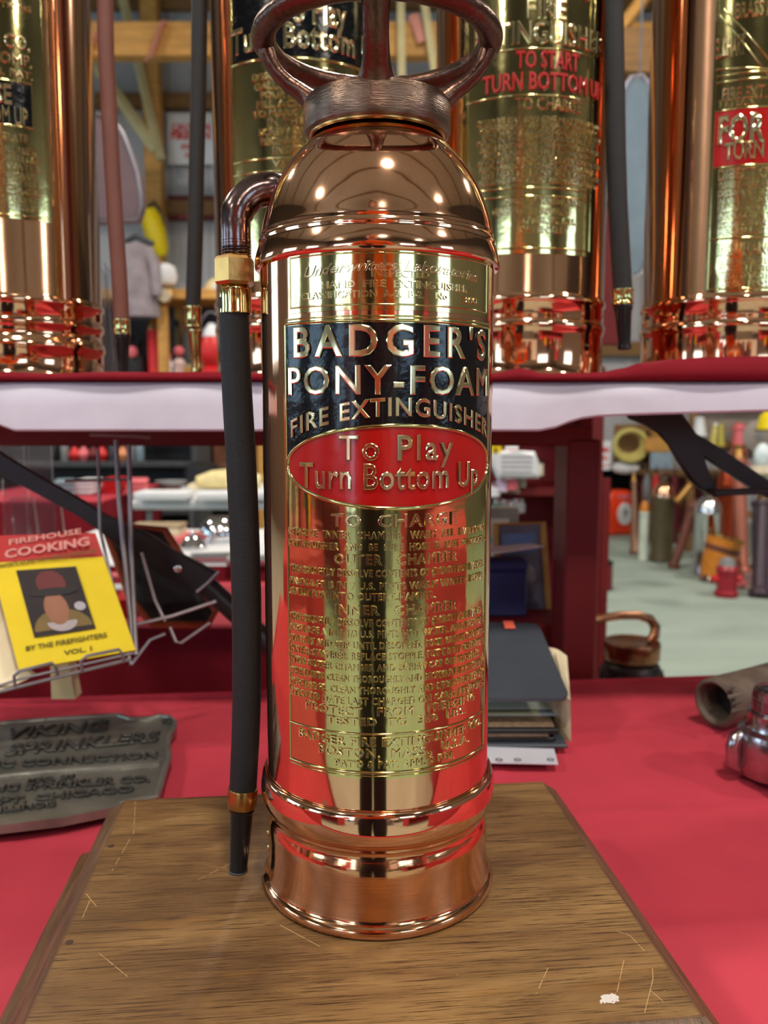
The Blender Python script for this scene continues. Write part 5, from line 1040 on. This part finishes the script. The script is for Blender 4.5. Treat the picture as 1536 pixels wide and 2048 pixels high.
t = thing('glass_lamp', 'white glass lamp in a pale housing at the right edge under the black folded leg', 'lamp', tuple(at(1524, 945, 4.2))); B().ball((0,0,.09), .06, (.8,.8,1.2)).build('glass', mat('lamp_glass', (220,232,236), .15, coat=.6), t); B().lathe([(.07,-.02),(.09,0),(.06,.03),(.05,.04)], 20).build('housing', mat('pale_housing', (186,172,150), .5), t)
t = thing('yellow_bonnet', 'yellow capped bonnet at the top right corner below the shelf', 'cap', tuple(at(1540, 862, 4.6))); B().lathe([(.06,0),(.075,.01),(.06,.09),(.02,.12),(0,.12)], 20).build('cap_body', YELLOW, t); B().lathe([(.08,0),(.085,.0),(.085,.01)], 20).build('brim', BLACK, t)
p = floor_pt(1500, 1120)
t = thing('gear_rack', 'brown rack with dark rails carrying hung nozzles at the right edge', 'rack', (at(1470, 900, 6.3).x, 6.3, FLOOR))
for x in (-.32, .42): B().box((x, .06, .60), (.05, .05, 1.2), bev=.004).build('upright', PINE_DARK, t, smooth=False)
for z in (1.16, .86, .3): B().box((.05, .03, z), (.80, .04, .05), bev=.004).build('rail', PINE_DARK, t, smooth=False)
B().box((.05, .09, .95), (.74, .015, .42)).build('back_board', mat('taupe_board', (142,128,116), .7), t, smooth=False)

# ------------------------------------------------------------------ behind the camera: what the polished metal mirrors
def person():
    t = thing('person', 'person in an orange shirt and dark trousers standing at the front table', 'person', (-.06, -.87, FLOOR))
    J = [((0,0,.95),.14),((0,.01,1.12),.135),((0,.0,1.32),.15),((0,.0,1.46),.075),((0,.01,1.53),.056),                       # pelvis .. neck
         ((-.19,0,1.41),.066),((-.27,.03,1.14),.048),((-.13,.20,1.13),.038),((-.06,.25,1.15),.026),
         ((.19,0,1.41),.066),((.27,.03,1.14),.048),((.13,.20,1.13),.038),((.06,.25,1.15),.026),
         ((-.09,0,.88),.11),((-.10,.02,.48),.10),((-.105,-.02,.09),.078),((-.12,.13,.035),.038),
         ((.09,0,.88),.11),((.10,.02,.48),.10),((.105,-.02,.09),.078),((.12,.13,.035),.038)]
    E_ = [(0,1),(1,2),(2,3),(3,4),(2,5),(5,6),(6,7),(7,8),(2,9),(9,10),(10,11),(11,12),(0,13),(13,14),(14,15),(15,16),(0,17),(17,18),(18,19),(19,20)]
    me = bpy.data.meshes.new('body'); me.from_pydata([j[0] for j in J], E_, []); o = bpy.data.objects.new('body', me); C.objects.link(o)
    md = o.modifiers.new('Skin', 'SKIN'); o.modifiers.new('Subdivision', 'SUBSURF').levels = 2
    if not me.skin_vertices: me.attributes.new('skin', 'FLOAT', 'POINT')
    for i, (p_, r_) in enumerate(J): me.skin_vertices[0].data[i].radius = (r_, r_*(.72 if i in (0,1,2) else 1))
    me.skin_vertices[0].data[0].use_root = True
    return t, o
def body_mesh(o, t):
    bpy.context.view_layer.update(); dg = bpy.context.evaluated_depsgraph_get()
    m2 = bpy.data.meshes.new_from_object(o.evaluated_get(dg)); C.objects.unlink(o); bpy.data.objects.remove(o)
    m2.name = 'body'; b = bpy.data.objects.new('body', m2); C.objects.link(b); b.parent = t
    for m_ in (SKIN, SHIRT, TROUSER, BLACK): m2.materials.append(m_)
    for f in m2.polygons:
        f.use_smooth = True; c = f.center
        f.material_index = 3 if c.z < .075 else (2 if c.z < 1.0 else (1 if c.z < 1.47 and not (c.y > .10 and c.z < 1.25) else 0))
try:
    t, o = person(); body_mesh(o, t)
    q = B(); q.ball((0,.025,1.655), .10, (.78,.92,1.16), 24); q.ball((0,.118,1.645), .017, (.8,1,1.5), 8)
    for s in (-1, 1): q.ball((s*.08,.02,1.65), .022, (.4,.8,1.3), 8)
    q.build('head', SKIN, t)
    q = B(); q.ball((0,.005,1.70), .105, (.84,.98,.95), 20); q.build('hair', mat('brown_hair', (70,48,34), .7), t)
    for s in (-1, 1): B().ball((s*.033,.108,1.665), .012, (1,.5,.7), 8).build('eye', BLACK, t)
    B().box((0,.108,1.605), (.045,.012,.008), bev=.003).build('mouth', mat('lips', (170,90,84), .5), t)
    for s in (-1, 1):
        q = B(); q.ball((s*.05,.27,1.155), .034, (.6,1.1,.9), 12)
        for k in range(4): q.tube([(s*.05,.285,1.135+.013*k), (s*.045,.325,1.138+.013*k), (s*.015,.338-.003*k,1.14+.013*k)], [.009,.0085,.007], 8)
        q.tube([(s*.055,.26,1.18), (s*.04,.285,1.205), (s*.015,.30,1.21)], [.011,.0095,.008], 8); q.build('hand', SKIN, t)
    B().tube([(-.11,.10,1.45),(-.03,.135,1.25),(.06,.13,1.05)], .02, 6, flat=(1,.2)).build('shoulder_strap', BLACK, t)
    PHN = thing('phone', 'black phone held up in the hands of the person in orange', 'phone', (-.06, -.87+.325, FLOOR+1.165)); B().box((0,0,0), (.072,.008,.148), bev=.003).build('phone_case', BLACK, PHN); B().ball((.02,.005,.05), .008, (1,.5,1), 8).build('lens', GREY, PHN)
except Exception as ex2: print('person failed', ex2)
table('long red clothed table along the left wall behind the photographer', -5.2, -2.0, -3.6, -2.8, TT, CLOTH_RED, CLOTH_RED); table('long red clothed table on the right behind the photographer', 1.6, 4.8, -3.8, -3.0, TT, CLOTH_RED, CLOTH_RED); table('white clothed table across the aisle behind the photographer', -1.7, 1.2, -5.4, -4.6, TT, WHITE, WHITE)
table('red clothed table to the left of the photographer', -2.6, -1.5, -1.2, .4, TT, CLOTH_RED, CLOTH_RED); table('red clothed table to the right of the photographer', 1.7, 2.8, -1.6, .2, TT, CLOTH_RED, CLOTH_RED)
cn_ = ['red','white','maroon','yellow','slate blue','cream','black','orange','grey','pink']
cols = [RED, WHITE, MAROON, YELLOW, SLATE, CREAM, BLACK, ORANGE, GREY, PINK]
for k in range(40):
    tx = ((-4.9 + .32*(k % 10), -3.2), (1.9 + .30*(k % 10), -3.4), (-1.5 + .28*(k % 10), -5.0), (-2.2 + .12*(k % 3), -1.0 + .15*(k % 10)))[k//10]
    crate('display_box', '%s box with %s lid, %s on %s' % (cn_[(k*3) % 10], cn_[(k*7+2) % 10], ('first','second','third','fourth','fifth','sixth','seventh','eighth','ninth','tenth')[k % 10], ('the long left wall table','the long right hand table','the white table across the aisle','the table left of the photographer')[k//10]), 'box', (tx[0], tx[1], TT+.0005), (.2 if k < 30 else .12, .2 if k < 30 else .1, .12 + .09*((k*7) % 5)), cols[(k*3) % 10], cols[(k*7+2) % 10], group='boxes on the tables behind the photographer')
for k, (x, y, m) in enumerate(((-3.6,-6.8,RED),(-1.2,-6.9,CREAM),(.6,-6.9,MAROON),(1.9,-6.9,WHITE),(5.6,-5.2,RED))):
    t = thing('display_board', ('tall red display board near the big front window', 'cream display board in the middle of the front wall', 'maroon display board right of the cream one', 'white display board near the small front window', 'tall red display board by the right wall')[k], 'board', (x, y, FLOOR)); B().box((0,0,1.3), (.9,.05,1.6), bev=.01).build('board', m, t, smooth=False)
    for s in (-1, 1): B().box((s*.4,0,.25), (.05,.3,.5), bev=.005).build('foot', BLACK, t, smooth=False)
